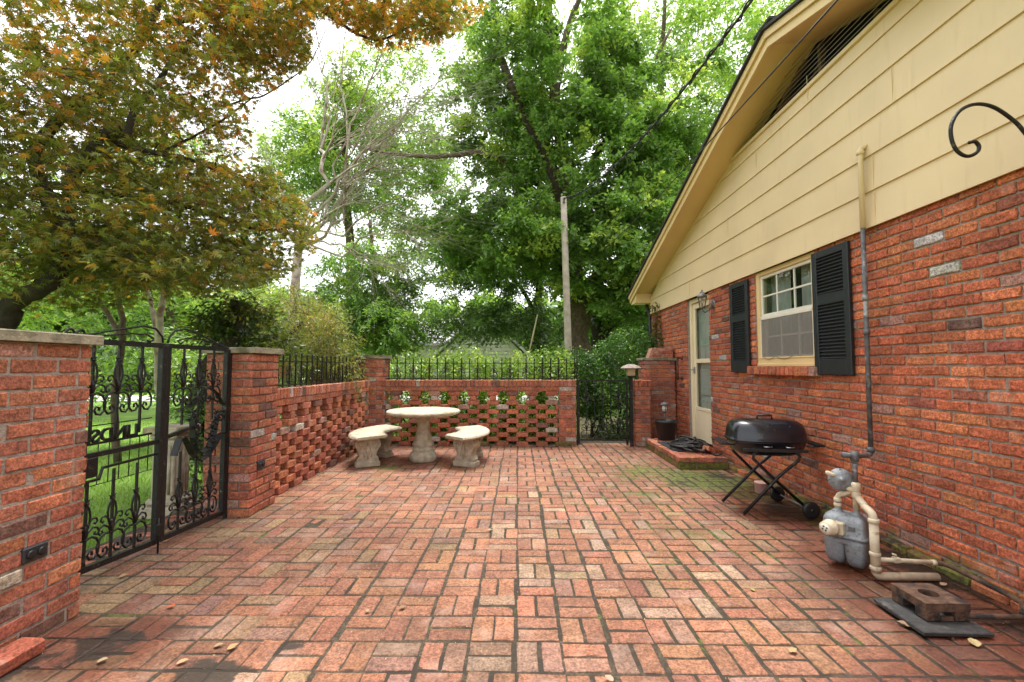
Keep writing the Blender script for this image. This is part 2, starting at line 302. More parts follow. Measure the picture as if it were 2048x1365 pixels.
def grid_bricks(mb, cs, sz, U, V, N, D=.09, b=.006, kind='house', jit=.0016, tilt=.0015, mat=0, wear=None, sm=False):
    """many bricks whose faces lie in the (U,V) plane: cs centres of faces, sz (len,height) each"""
    cs = np.asarray(cs, float); sz = np.asarray(sz, float); K = len(cs)
    if K == 0: return
    U, V, N = [np.asarray(a, float) for a in (U, V, N)]
    au = np.array([0, 0, .35*b, b, .3, .7, -b, -.35*b, 0, 0]); isf = np.array([0, 0, 0, 0, 1, 1, 0, 0, 0, 0]); e = np.array([0, 0, 0, 0, 0, 0, 1, 1, 1, 1])
    av = np.array([0, 0, .35*b, b, .5, -b, -.35*b, 0, 0]); isv = np.array([0, 0, 0, 0, 1, 0, 0, 0, 0]); ev = np.array([0, 0, 0, 0, 0, 1, 1, 1, 1])
    hu = np.array([-D, -b, -.3*b, 0, 0, 0, 0, -.3*b, -b, -D]); hv = np.array([-D, -b, -.3*b, 0, 0, 0, -.3*b, -b, -D])
    u = np.where(isf, au*sz[:, :1], e*sz[:, :1]+au)-sz[:, :1]/2; v = np.where(isv, av*sz[:, 1:], ev*sz[:, 1:]+av)-sz[:, 1:]/2
    H = np.minimum(hu[:, None], hv[None, :])
    nu, nv = len(hu), len(hv)
    uu = np.repeat(u[:, :, None], nv, 2); vv = np.repeat(v[:, None, :], nu, 1)
    hh = H[None]+rng.normal(size=(K, 1, 1))*tilt+rng.normal(size=(K, 1, 1))*tilt*uu/.1+rng.normal(size=(K, 1, 1))*tilt*vv/.05
    j = rng.uniform(-jit, jit, (K, nu, nv, 3)); j[:, 1] = j[:, 0]; j[:, -2] = j[:, -1]; j[:, :, 1] = j[:, :, 0]; j[:, :, -2] = j[:, :, -1]
    corner = (np.isin(np.arange(nu), [0, 1, nu-2, nu-1])[:, None] & np.isin(np.arange(nv), [0, 1, nv-2, nv-1])[None])
    kc = .9 if kind == 'patio' else .4; uu = uu-np.sign(uu)*corner*b*kc; vv = vv-np.sign(vv)*corner*b*kc
    P = cs[:, None, None]+(uu+j[..., 0])[..., None]*U+(vv+j[..., 1])[..., None]*V+(hh+j[..., 2]*(.6 if kind != 'patio' else .25))[..., None]*N
    i, k = np.meshgrid(np.arange(nu-1), np.arange(nv-1), indexing='ij'); a = (i*nv+k).ravel(); F = np.stack([a, a+nv, a+nv+1, a+1], -1)
    if np.dot(np.cross(U, V), N) < 0: F = F[:, ::-1]
    Fa = (F[None]+(np.arange(K)*nu*nv)[:, None, None]).reshape(-1, 4)
    cols = np.array([pal(kind, cs[q_]) for q_ in range(K)]); cols = np.repeat(cols, len(F), 0)
    P = P.reshape(-1, 3); mb.add(P, Fa, cols, mat, sm, wear(P) if wear else np.zeros_like(P))
CH = .0705; BL = .2125; JT = .0125
def courses(mb, o, u, n, L, z0, z1, kind='house', holes=(), wear=None, D=.09, off=0, jt=JT, b=.006, ch=CH, jit=.0016):
    """running bond on a face starting at o, along u for L metres; holes = (a0,a1,h0,h1)"""
    o, u, n = [np.asarray(a, float) for a in (o, u, n)]; cs = []; sz = []; k = 0; nc = round((z1-z0)/ch); c = (z1-z0)/nc
    for k in range(nc):
        za = z0+k*c; zm = za+c/2; segs = [(0, L)]
        for h in holes:
            if h[2] < zm < h[3]:
                ns = []
                for a0, a1 in segs:
                    if h[0] > a0: ns.append((a0, min(a1, h[0])))
                    if h[1] < a1: ns.append((max(a0, h[1]), a1))
                segs = [q for q in ns if q[1]-q[0] > .02]
        st = -((k+off) % 2)*BL/2+rng.normal()*.004
        for a0, a1 in segs:
            p = a0
            nb = st+math.floor((a0-st)/BL+1e-6)*BL
            while p < a1-.02:
                q = min(nb+BL, a1)
                if q-p < .045 and a1-p > .1: q = min(nb+2*BL, a1) if q < a1 else q
                if a1-q < .045: q = a1
                ln = q-p-jt
                if ln > .015: cs.append(o+u*((p+q)/2)+np.array([0, 0, zm+rng.normal()*.0008])); sz.append((ln+rng.normal()*.002, c-jt+rng.normal()*.0012))
                p = q; nb = st+math.floor((p-st)/BL+1e-6)*BL
    grid_bricks(mb, cs, sz, u, (0, 0, 1), n, D=D, kind=kind, wear=wear, b=b, jit=jit)
# ------------------------------------------------------------------ ground, lawn, patio
def sheet(name, x0, x1, y0, y1, z, m, nx=1, ny=1, wear=None):
    mb = MB(); X, Y = np.meshgrid(np.linspace(x0, x1, nx+1), np.linspace(y0, y1, ny+1), indexing='ij'); V = np.stack([X.ravel(), Y.ravel(), np.full(X.size, z)], -1)
    i, k = np.meshgrid(np.arange(nx), np.arange(ny), indexing='ij'); a = (i*(ny+1)+k).ravel(); F = np.stack([a, a+ny+1, a+ny+2, a+1], -1)
    mb.add(V, F, (.07, .05, .03), 0, False, wear(V) if wear else None); return mb.build(name, m)
struct(sheet('ground', -500, 500, -500, 500, -.075, M['lawn']))
def blob(P, x, y, r, q=1.): d = np.hypot(P[:, 0]-x, (P[:, 1]-y)/q); return np.clip(1-d/r, 0, 1)
def patio_wear(P):
    x, y = P[:, 0], P[:, 1]; nz = vnoise(x, y, 0, 2.2, 3); nz2 = vnoise(x, y, 0, 6, 4); nz3 = vnoise(x, y, 0, 14, 5)
    moss = np.zeros(len(P))
    for a in ((2.05, 5.1, .75, 1, 1.25), (1.45, 5.5, .9, 1.2, .65), (1.3, 4.6, .7, 1, .45), (2.3, 4.5, .45, 1, .9), (2.45, 3.7, .4, 1.6, .6), (1.75, 4.0, .5, 1, .35), (-1.6, 5.7, .5, 1, .55), (-2.1, 3.1, .5, 1.6, .25), (1.2, 3.6, .9, 1.3, .36), (.3, 4.6, .9, 1.3, .26), (1.7, 3.0, .6, 1, .3)):
        moss = np.maximum(moss, blob(P, *a[:4])*a[4])
    moss = moss*1.0+(nz2-.5)*.3*(moss > 0)+.08*np.clip(x, 0, 2)*(nz-.3)
    moss = np.where(P[:, 2] < -.0033, moss+.24+.5*(nz-.5)+.12*np.clip(x, -1, 1), moss)
    dirt = np.zeros(len(P))
    for a in ((-1.88, 2.1, .30, .8, .9), (-1.25, 1.92, .26, .7, 1.05), (-1.02, 2.12, .13, .6, .8), (-.95, 2.6, .12, 1, .6), (2.55, 2.9, .42, 1.7, .9), (2.45, 2.3, .30, 1, .75), (2.2, 3.1, .33, .8, .7), (2.35, 4.1, .55, 1.2, .75), (1.75, 5.0, .6, 1, .5), (2.3, 5.3, .4, 1, .7), (-1.3, 6.1, .8, .8, .42), (2.3, 1.8, .5, .8, .35), (-.42, 1.95, .14, 1, .5), (-2.1, 1.95, .2, 1.5, .8)):
        dirt = np.maximum(dirt, blob(P, *a[:4])*a[4])
    dirt = dirt+(nz3-.5)*.25*(dirt > 0)+.1*(nz-.5)
    dirt = np.where(P[:, 2] < -.0033, dirt+.50-.22*np.clip(-x, 0, 1), dirt)
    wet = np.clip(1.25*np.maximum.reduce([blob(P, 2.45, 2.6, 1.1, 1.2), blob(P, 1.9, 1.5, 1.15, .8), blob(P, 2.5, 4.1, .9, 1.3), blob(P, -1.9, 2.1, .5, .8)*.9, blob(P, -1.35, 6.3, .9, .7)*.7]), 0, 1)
    return np.stack([moss, dirt, wet], -1)
S = .2085; X0, Y0 = -.007+.0, 1.942
mb = MB(); cs1, s1, cs2, s2 = [], [], [], []
for i in range(-13, 14):
    for j in range(-12, 27):
        xa = X0+i*S; ya = Y0+j*S
        if xa < -2.72 or xa+S/2 > 2.62 or ya > 7.4 or (ya > 7.16 and not .85 < xa < 1.9): continue
        q_ = max(0., min(1., (xa+1.1)/1.3)); jx = .009+.010*q_*(rng.random()*.5+.75); jy = .0095+.002*q_
        for h in (0, 1):
            dx, dy = rng.normal()*.002+(float(vnoise(xa, ya, 0, 1.6, 71))-.5)*.022, rng.normal()*.002+(float(vnoise(xa, ya, 0, 1.3, 72))-.5)*.018
            if (i+j) % 2 == 1:
                cs1.append((xa+S/2+dx, ya+S/4+h*S/2+dy, rng.normal()*.0009)); s1.append((S-jx+rng.normal()*.003, S/2-jy+rng.normal()*.0025))
            else:
                cs2.append((xa+S/4+h*S/2+dx, ya+S/2+dy, rng.normal()*.0009)); s2.append((S-jy+rng.normal()*.0025, S/2-jx*.65+rng.normal()*.003))
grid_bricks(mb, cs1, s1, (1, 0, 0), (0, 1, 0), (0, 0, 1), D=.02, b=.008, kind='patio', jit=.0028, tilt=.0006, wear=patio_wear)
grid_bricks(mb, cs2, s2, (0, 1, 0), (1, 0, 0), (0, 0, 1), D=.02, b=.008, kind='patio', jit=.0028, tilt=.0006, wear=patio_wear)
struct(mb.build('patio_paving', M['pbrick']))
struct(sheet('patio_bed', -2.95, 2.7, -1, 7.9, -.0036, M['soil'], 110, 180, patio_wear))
struct(sheet('back_path', .5, 3.2, 7.9, 12, -.06, mat('bare_earth', (.30, .25, .13), .95, noise=.4, nscale=9, bump=.8)))
struct(sheet('driveway', -60, 40, 17.2, 20.5, -.06, M['concrete']))
# soldier threshold outside the gate
mb = MB(); cs = [(-2.80, y, -.004) for y in np.arange(2.2, 4.3, .105)]; grid_bricks(mb, cs, [(.2, .096)]*len(cs), (1, 0, 0), (0, 1, 0), (0, 0, 1), D=.05, kind='garden', tilt=.003)
struct(mb.build('gate_threshold', M['pbrick']))
# ------------------------------------------------------------------ garden walls and pillars
def low_wear(P):
    z = P[:, 2]; m = np.clip(.52-z*1.3, 0, .6)*np.clip(vnoise(P[:, 0], P[:, 1], z, 3, 9)*1.3, 0, 1); m = m*np.where((P[:, 1] > 5.0), 1.2, .75)
    return np.stack([m, np.clip(.25-z*5, 0, .5), 0*z], -1)
def pillar(poly, capoff, label, z1=1.357, cz=.052, seam=()):
    poly = np.array(poly, float); c = poly.mean(0); t = thing('brick_pillar', label, 'brick pillar', (c[0], c[1], 0), 'brick pillars of the patio wall'); mb = MB(); n = len(poly)
    ins = c+(poly-c)*(1-.016/np.abs(poly-c).max()); mb.prism(ins, (0, 0, -.03), (1, 0, 0), (0, 1, 0), (0, 0, z1+.03), (.3, .25, .21), 1)
    for i in range(n):
        a, b = poly[i], poly[(i+1) % n]; L = np.linalg.norm(b-a); u = (b-a)/L; nn = np.array([u[1], -u[0], 0])
        courses(mb, (*a, 0), (*u, 0), nn, L, 0, z1, 'garden', D=.04, off=i % 2, wear=low_wear, b=.005)
    mb.build('shaft', [M['brick'], M['mortar']], t)
    mb = MB(); d = (poly-c); d = d/np.abs(d); cp = poly+d*capoff
    x0, y0 = cp.min(0); x1, y1 = cp.max(0)
    if n == 4: mb.bx(x0, x1, y0, y1, z1+.002, z1+cz, b=.004, jit=.001)
    else: mb.prism(cp, (0, 0, z1+.002), (1, 0, 0), (0, 1, 0), (0, 0, cz))
    mb.build('cap', M['cap'], t); keep(t); return t
pillar([(-2.63, 3.83), (-2.23, 3.83), (-2.23, 4.245), (-2.63, 4.245)], .03, 'square red brick pillar with stone cap where iron gate meets lattice wall')
pillar([(-2.61, .9), (-2.21, .9), (-2.21, 2.35), (-2.61, 2.35)], .03, 'wide red brick pillar at left edge, nearest, with mossy stone cap')
pillar([(-2.64, 7.24), (-2.335, 7.15), (-2.215, 7.15), (-2.135, 7.24), (-2.135, 7.6), (-2.64, 7.6)], .03, 'angled brick corner pillar behind the round table and bench', z1=1.37)
t = pillar([(2.085, 7.60), (2.60, 7.60), (2.60, 7.98), (2.085, 7.98)], .025, 'brick pillar against the house wall behind the black plant pot', z1=1.345, cz=.045)
mb = MB(); mb.prism([(0, 0), (.40, 0), (.40, .165), (.06, .165)], (2.18, 7.66, 1.392), (1, 0, 0), (0, 0, 1), (0, .2, 0), (.46, .22, .16))
courses(mb, (2.235, 7.655, 1.392), (1, 0, 0), (0, -1, 0), .34, 0, .133, 'garden', D=.01); mb.build('shoulder', M['brick'], t); keep(t)
def box_bricks(mb, lst, jit=.0018, b=.006):
    for c, s_, R in lst:
        w_ = low_wear(np.array([c]))[0]; mb.cbox(c, s_, b, R, pal('garden'), 0, jit, att=w_)
LC = .0715
def lattice(mb, o, u, nrm, L, a0, a1, th=.105):
    """open-bond wall; o start at ground on front face, a0..a1 open zone, solid elsewhere"""
    o, u, nrm = [np.array((*a, 0), float) for a in (o, u, nrm)]; R = np.stack([u, -nrm, (0, 0, 1)], 1); per = .308
    ctr = lambda a, z: o+u*a-nrm*th/2+np.array([0, 0, z])
    lst = []
    def run(p, q, z, off=0):
        x = p-(off % 2)*BL/2
        while x < q-.03:
            s0, s1 = max(x, p), min(x+BL, q)
            if s1-s0 > .03: lst.append((ctr((s0+s1)/2, z), (s1-s0-JT+.003, th+rng.normal()*.002, LC-.007), R))
            x += BL
    for k in range(12):
        z = k*LC+LC/2
        if a0 > .04: run(0, a0, z, k)
        if L-a1 > .04: run(a1, L, z, k)
        kk = 11-k; ph = 0 if kk in (0, 1, 2) or kk % 2 == 0 else per/2; ln = .098 if kk == 1 else .187
        x = a0-per/2+ph
        while x < a1+per:
            s0, s1 = max(x-ln/2, a0), min(x+ln/2, a1)
            if s1-s0 > .03:
                a_ = rng.normal()*.012; Rj = R@rotz(a_); lst.append((ctr((s0+s1)/2, z)+nrm*rng.normal()*.003, (s1-s0, th+rng.normal()*.002, LC-.004), Rj))
            x += per
    run(0, L, 12*LC+LC/2, 1)
    x = 0; zt = 13*LC+.051
    while x < L-.03:
        w_ = .0665+rng.normal()*.001; s1 = min(x+w_, L)
        lst.append((ctr((x+s1)/2, zt), (s1-x-.007, th+.018, .100), R)); x += w_
    box_bricks(mb, lst)
    # mortar bed between courses
    mb.prism([(0, 0), (L, 0), (L, th-.016), (0, th-.016)], o-nrm*.008+np.array([0, 0, 12*LC+.003]), u, -nrm, (0, 0, LC-.006+.09), (.3, .25, .21), 1)
    for p, q in ((0, a0), (a1, L)):
        if q-p > .04: mb.prism([(p, 0), (q-.008, 0), (q-.008, th-.018), (p, th-.018)], o-nrm*.009+np.array([0, 0, -.02]), u, -nrm, (0, 0, 12*LC+.02), (.3, .25, .21), 1)
mb = MB(); lattice(mb, (-2.22, 7.23), (1, 0), (0, -1), 3.134, .13, 2.86); g = mb.build('brick_garden_wall', [M['brick'], M['mortar']]); tag(g, 'open lattice brick wall behind the round stone table, facing the camera', 'garden wall', 'open lattice brick walls')
mb = MB(); lattice(mb, (-2.32, 4.246), (0, 1), (1, 0), 2.9, .02, 2.86); g = mb.build('brick_garden_wall', [M['brick'], M['mortar']]); tag(g, 'lattice brick wall along left side between gate pillar and corner', 'garden wall', 'open lattice brick walls')
# short stub wall right of the small gate
mb = MB(); courses(mb, (1.83, 7.235, 0), (1, 0, 0), (0, -1, 0), .25, 0, .93, 'garden', D=.05); courses(mb, (1.83, 7.6, 0), (0, -1, 0), (-1, 0, 0), .365, 0, .93, 'garden', D=.05)
mb.bx(1.845, 2.07, 7.25, 7.598, -.02, .925, b=0.001, mat=1); box_bricks(mb, [((1.865+.07*i, 7.42, .978), (.062, .36, .1), np.eye(3)) for i in range(4)])
courses(mb, (2.08, 7.236, .14), (0, 1, 0), (1, 0, 0), .36, 0, .79, 'garden', D=.008)
tag(mb.build('brick_stub_wall', [M['brick'], M['mortar']]), 'short low brick wall between small iron gate and step', 'garden wall')
# ------------------------------------------------------------------ house
W = 2.62; YC = 8.95; AY, AZ, SL = 4.05, 4.19, .312
house = thing('brick_house', 'red brick house with cream gable siding and black shutters on right', 'house', (W, 4, 0))
def hwear(P):
    z = P[:, 2]; y = P[:, 1]; nz = vnoise(y, z, 0, 4, 11); m = np.clip(.62-z*2.6, 0, .7)*(.55+.9*nz)+np.clip(.25-z*.3, 0, 1)*.25*nz
    return np.stack([m, np.clip(.42-z*2.0, 0, .5)*(.6+.6*nz), 0*z], -1)
DO = (6.30, 7.10, 0, 2.275); WI = (4.05, 5.06, 1.245, 2.275); wy0 = -.9
mb = MB(); courses(mb, (W, wy0, 0), (0, 1, 0), (-1, 0, 0), YC-wy0, 0, 2.30, 'house', holes=[(DO[0]-wy0, DO[1]-wy0, 0, 2.3), (WI[0]-wy0, WI[1]-wy0, WI[2], 2.3)], wear=hwear, D=.085, b=.008, jit=.0032)
courses(mb, (W+.0, YC, 0), (1, 0, 0), (0, 1, 0), 3, 0, 2.4, 'house', D=.05)
for y0, y1, z0, z1 in ((wy0, WI[0], -.05, 2.3), (WI[0], WI[1], -.05, WI[2]), (WI[1], DO[0], -.05, 2.3), (DO[1], YC-.01, -.05, 2.3)):
    mb.bx(W+.011, W+.2, y0+.0, y1, z0, z1, b=.0005, mat=1)
mb.bx(W+.011, W+.2, DO[0], DO[1], -.05, .14, b=.0005, mat=1)
mb.build('wall', [M['brick'], M['mortar']], house)
mb = MB(); cs = [(W-.055+.03, y, .1) for y in np.arange(wy0+.1, 8.8, BL)]
for y in np.arange(wy0, 8.8, BL): mb.cbox((W-.012, y+BL/2, .016+rng.normal()*.004), (.10, BL-.012, .06), .014, None, pal('house')*.8, 0, .006, att=(rng.uniform(.3, .72), rng.uniform(.2, .6), 0))
mb.build('foundation_ledge', M['brick'], house)
# window sill (rowlock)
mb = MB(); n_ = 16
for i in range(n_): y = WI[0]-.06+(i+.5)*(WI[1]-WI[0]+.14)/n_; mb.cbox((W-.005, y, 1.198), (.14, .062, .088), .008, rotx(rng.normal()*.02)@roty(.10), pal('house'), 0, .003, att=(0, .1, 0))
mb.bx(W-.05, W+.06, WI[0]-.055, WI[1]+.075, 1.165, 1.225, b=.001, mat=1)
sill = mb.build('window_sill', [M['brick'], M['mortar']], house)
# siding boards
SX = W-.030; vz0 = 3.735
def rake(y): return AZ-SL*abs(y-AY)
zs = [2.272+.266*i for i in range(6)]
board = MB()
def yspan(z): d = (AZ-z)/SL; return AY-d, AY+d
for i, z in enumerate(zs):
    z1 = min(zs[i+1] if i+1 < len(zs) else vz0, vz0); a0, a1 = yspan(z); b0, b1 = yspan(z1+.012); a0, b0 = max(a0, wy0), max(b0, wy0); a1 = min(a1, YC+.02); b1 = min(b1, YC+.02)
    x0 = SX; x1 = SX+.014                     # lower edge proud of upper edge
    V = [(x0, a0, z), (x0, a1, z), (x1, b1, z1+.012), (x1, b0, z1+.012), (x0+.014, a0, z), (x0+.014, a1, z), (x1+.014, b1, z1+.012), (x1+.014, b0, z1+.012)]
    board.add(V, np.array([[0, 3, 2, 1], [4, 5, 6, 7], [0, 1, 5, 4], [1, 2, 6, 5], [3, 0, 4, 7], [2, 3, 7, 6]]))
    for k in range(2):                        # butt joints between board lengths
        yj = [6.9, 3.3, 5.6, 3.1, 4.9, 4.0][i]-k*3.6
        if a0 < yj < a1-.4: board.bx(x0-.0012, x0+.004, yj-.0018, yj+.0018, z+.004, z+.25, b=.0004)
sd_ = board.build('siding', M['cream2'], house)
# gable top: frame strips round the vent, dark attic behind
mb = MB(); g0, g1 = yspan(vz0)
mb.bx(SX-.012, SX+.02, g0+.05, g1-.05, vz0-.008, vz0+.028, b=.003)
mb.build('vent_trim', M['cream2'], house)
vent = MB(); vent.bx(W+.32, W+.34, g0-.2, g1+.2, vz0-.4, AZ+.1, b=.001)
vent = vent.build('gable_vent', M['dark'], house)
for y in (3.4, 4.05, 4.7): mb = MB(); mb.bx(W+.12, W+.16, y-.02, y+.02, vz0, rake(y)-.01, b=.002); mb.build('rafter', M['wood'], vent)
for a_, b_, q_ in (((W+.10, 5.0, vz0), (W+.10, 4.2, AZ-.05), .028), ((W+.19, 4.5, vz0), (W+.19, 4.06, AZ-.05), .022)): mb = MB(); mb.tube([a_, b_], q_, 4, smooth=False); mb.build('brace', M['wood'], vent)
for k in range(9):
    z = vz0+.035+.042*k; a0, a1 = yspan(z+.03)
    mb = MB(); mb.tube([(SX+.015, a0, z), (SX+.015, a1, z)], .0032, 5); mb.build('louvre_wire', M['steel'], vent)
for c in (vent.children): pass
# soffit, fascia, roof
XF = 2.30; EY = 9.28; NY = 2*AY-EY
def rakeprism(mb, dx0, dx1, dz0, dz1, ye=EY, **k):   # strip following both slopes between x dx0..dx1, z offset dz0..dz1
    for sgn, e in ((1, ye), (-1, 2*AY-ye)):
        za = AZ; zb = AZ-SL*abs(e-AY)
        V = [(x, y, z+d) for x in (dx0, dx1) for (y, z) in ((AY, za), (e, zb)) for d in (dz0, dz1)]
        F = [[0, 1, 3, 2], [4, 6, 7, 5], [0, 2, 6, 4], [1, 5, 7, 3], [0, 4, 5, 1], [2, 3, 7, 6]]
        mb.add(V, np.array(F if sgn > 0 else [f[::-1] for f in F]), **k)
mb = MB(); rakeprism(mb, XF+.004, W+.1, .0, .02); mb.build('soffit', M['cream'], house)
mb = MB(); rakeprism(mb, XF-.022, XF+.002, -.03, .115, ye=EY+.02); rakeprism(mb, XF-.046, XF-.024, .05, .118, ye=EY+.03); mb.build('fascia', M['cream'], house)
mb = MB(); rakeprism(mb, XF-.075, W+5, .122, .15, ye=EY+.07); mb.bx(XF-.08, W+5, AY-.14, AY+.14, AZ+.125, AZ+.165, b=.01); mb.build('roof', M['roof'], house)
# boxed eave return at the far corner
ze = rake(EY); mb = MB(); mb.prism([(YC-.02, ze-.07), (EY, ze-.07), (EY, ze+.03), (YC-.02, rake(YC)+.01)], (XF+.004, 0, 0), (0, 1, 0), (0, 0, 1), (W-XF, 0, 0))
mb.bx(W-.1, W+5, EY-.02, EY, ze-.07, ze+.1, b=.002); mb.bx(W, W+5, YC, EY-.021, ze-.07, ze-.055, b=.001); mb.build('eave_return', M['cream'], house)
mb = MB(); mb.tube([(W-.03, YC+.22, ze+.02), (W-.03, YC+.22, ze-.12), (W-.02, YC+.06, ze-.3), (W-.02, YC+.05, 0)], .035, 8); mb.build('downspout', M['shutter'], house)
mb = MB(); mb.bx(W+.2, W+5, wy0, YC-.03, -.05, 2.9, b=.001); mb.build('house_core', M['dark'], house)
# door
DX = W+.085
mb = MB(); y0, y1 = DO[:2]
mb.bx(DX-.045, DX+.1, y1-.055, y1, .145, 2.27, b=.004); mb.bx(DX-.045, DX+.1, y0, y0+.055, .145, 2.27, b=.004); mb.bx(DX-.044, DX+.1, y0+.056, y1-.056, 2.205, 2.27, b=.004)
mb.build('door_frame', M['door'], house)
mb = MB(); f0, f1 = y0+.058, y1-.058
for a in ((f0, f0+.075, .16, 2.2), (f1-.075, f1, .16, 2.2), (f0+.075, f1-.075, 2.12, 2.2), (f0+.075, f1-.075, 1.30, 1.36), (f0+.075, f1-.075, .16, .62)): mb.bx(DX-.012, DX+.018, *a, b=.003)
mb.bx(DX-.02, DX+.02, f0+.06, f1-.06, .60, .645, b=.004)
door = mb.build('storm_door', M['door'], house)
mb = MB(); mb.bx(DX, DX+.004, f0+.075, f1-.075, 1.36, 2.12, b=.0005); mb.build('pane', M['glass'], door)
mb = MB(); mb.bx(DX, DX+.004, f0+.075, f1-.075, .645, 1.30, b=.0005); mb.build('pane', M['glass'], door)
mb = MB(); mb.cbox((DX-.02, f1-.035, 1.19), (.02, .03, .10), .004); mb.tube([(DX-.02, f1-.035, 1.20), (DX-.065, f1-.035, 1.20), (DX-.07, f1+.035, 1.195)], .007, 8); mb.build('handle', M['steel'], door)
mb = MB(); mb.bx(DX+.06, DX+.08, y0, y1, .145, 2.2, b=.002)
for a in ((y0+.1, y1-.1, 1.9, 1.93), (y0+.1, y1-.1, 1.55, 1.575)): mb.bx(DX+.05, DX+.062, *a, b=.002)
for yy in (y0+.1, y0+.3, y1-.32, y1-.12): mb.bx(DX+.048, DX+.06, yy-.012, yy+.012, 1.3, 2.15, b=.002)
for a in ((y0+.12, y0+.36, .3, .75), (y1-.36, y1-.12, .3, .75), (y0+.12, y1-.12, .82, 1.2)): mb.bx(DX+.05, DX+.064, *a, b=.006)
mb.build('inner_door', M['white'], house)
# window
y0, y1, z0, z1 = WI; mb = MB()
fx0, fx1 = W+.015, W+.10
for a in ((y0, y0+.06, z0, z1), (y1-.06, y1, z0, z1), (y0+.06, y1-.06, z1-.05, z1), (y0+.06, y1-.06, z0, z0+.085)): mb.bx(fx0, fx1, *a, b=.004)
mb.bx(fx0-.012, fx0+.01, y0+.005, y1-.005, z0+.005, z0+.035, b=.003); mb.bx(fx0-.006, fx0+.01, y0+.03, y1-.03, z0+.085, z0+.10, b=.003)
win = mb.build('window', M['cream'], house)
zm = (z0+.085+z1-.05)/2+.005; a0, a1 = y0+.06, y1-.06
def sash(x, zb, zt, nm):
    mb = MB(); t = .032
    for a in ((a0, a0+t, zb, zt), (a1-t, a1, zb, zt), (a0+t, a1-t, zt-t, zt), (a0+t, a1-t, zb, zb+t)): mb.bx(x, x+.03, *a, b=.003)
    mb.build(nm, M['white'], win); mb = MB()
    for k in (1, 2): y = a0+(a1-a0)*k/3; mb.bx(x+.006, x+.024, y-.009, y+.009, zb+t, zt-t, b=.002)
    mb.bx(x+.007, x+.023, a0+t, a1-t, (zb+zt)/2-.009, (zb+zt)/2+.009, b=.002); mb.build('muntin', M['white'], win)
    mb = MB(); mb.bx(x+.013, x+.016, a0+t, a1-t, zb+t, zt-t, b=.0004); mb.build('pane', M['glass'], win)
sash(fx0+.018, zm-.005, z1-.05, 'sash'); sash(fx0+.05, z0+.085, zm+.02, 'sash')
mb = MB(); mb.bx(fx0+.008, fx0+.0095, a0+.004, a1-.004, z0+.1, zm-.01, b=.0003)
sm_ = bpy.data.materials.new('mesh_screen'); sm_.use_nodes = True; nn_ = sm_.node_tree.nodes; tr = nn_.new('ShaderNodeBsdfTransparent'); mxx = nn_.new('ShaderNodeMixShader'); mxx.inputs[0].default_value = .55
nn_['Principled BSDF'].inputs['Base Color'].default_value = (.30, .28, .25, 1); nn_['Principled BSDF'].inputs['Roughness'].default_value = .7
sm_.node_tree.links.new(tr.outputs[0], mxx.inputs[2]); sm_.node_tree.links.new(nn_['Principled BSDF'].outputs[0], mxx.inputs[1]); sm_.node_tree.links.new(mxx.outputs[0], nn_['Material Output'].inputs[0])
mb.build('insect_screen', sm_, win)
mb = MB(); mb.bx(fx0+.004, fx0+.02, a0, a1, zm-.035, zm-.005, b=.003); mb.bx(fx0+.004, fx0+.02, a0, a0+.012, z0+.1, zm, b=.002); mb.bx(fx0+.004, fx0+.02, a1-.012, a1, z0+.1, zm, b=.002); mb.build('screen_frame', M['white'], win)
mb = MB(); yy = np.linspace(a0-.1, a1+.1, 120); xx = W+.17+.012*np.sin(yy*70)+.006*np.sin(yy*29)
for lo, hi in ((0, 52), (74, 120)):
    V = np.concatenate([np.stack([xx, yy, np.full(120, z)], -1) for z in (z0, z1)]); i = np.arange(lo, hi-1); mb.add(V, np.stack([i, i+1, i+121, i+120], -1), smooth=True)
mb.build('curtain', M['curtain'], win)
mb = MB(); mb.bx(W+.19, W+.199, y0-.1, y1+.1, z0-.1, z1+.02, b=.001); mb.build('interior', M['dark'], win)
mb = MB(); mb.tube([(fx0-.01, y1-.12+(-.22)*t, z0+.105-.03*math.sin(pi*t)) for t in np.linspace(0, 1, 9)], .0022, 5); mb.tube([(fx0-.01, y1-.36-.3*t, z0+.11-.035*math.sin(pi*t)) for t in np.linspace(0, 1, 9)], .0022, 5); mb.build('cord', M['wire'], win)
def shutter(ya, yb, zb=1.18, zt=2.238, lab=None):
    t = .03; st = .062; mb = MB(); x0, x1 = W-.034, W-.006
    for a in ((ya, ya+st, zb, zt), (yb-st, yb, zb, zt)): mb.bx(x0, x1, *a, b=.004)
    zm_ = zb+(zt-zb)*.60
    for a in ((zb, zb+.13), (zm_-.045, zm_+.045), (zt-.06, zt)): mb.bx(x0+.002, x1, ya+st, yb-st, *a, b=.004)
    o = mb.build('shutter', M['shutter'], house)
    if lab: o['label'] = lab
    mb = MB()
    for p, q in ((zb+.13, zm_-.045), (zm_+.045, zt-.06)):
        n = int((q-p)/.028)
        for i in range(n): z = p+(i+.5)*(q-p)/n; mb.cbox((W-.02, (ya+yb)/2, z), (.024, yb-ya-2*st+.002, .006), .0015, roty(-.75))
    mb.bx(W-.008, W-.004, ya+st-.01, yb-st+.01, zb+.02, zt-.02, b=.0005); mb.build('slats', M['shutter'], o)
shutter(3.585, 4.03, lab='right shutter with chipped black paint'); shutter(5.17, 5.60)
keep(house)
for c in SC.objects:
    if c.parent and c.parent.type == 'MESH': pass
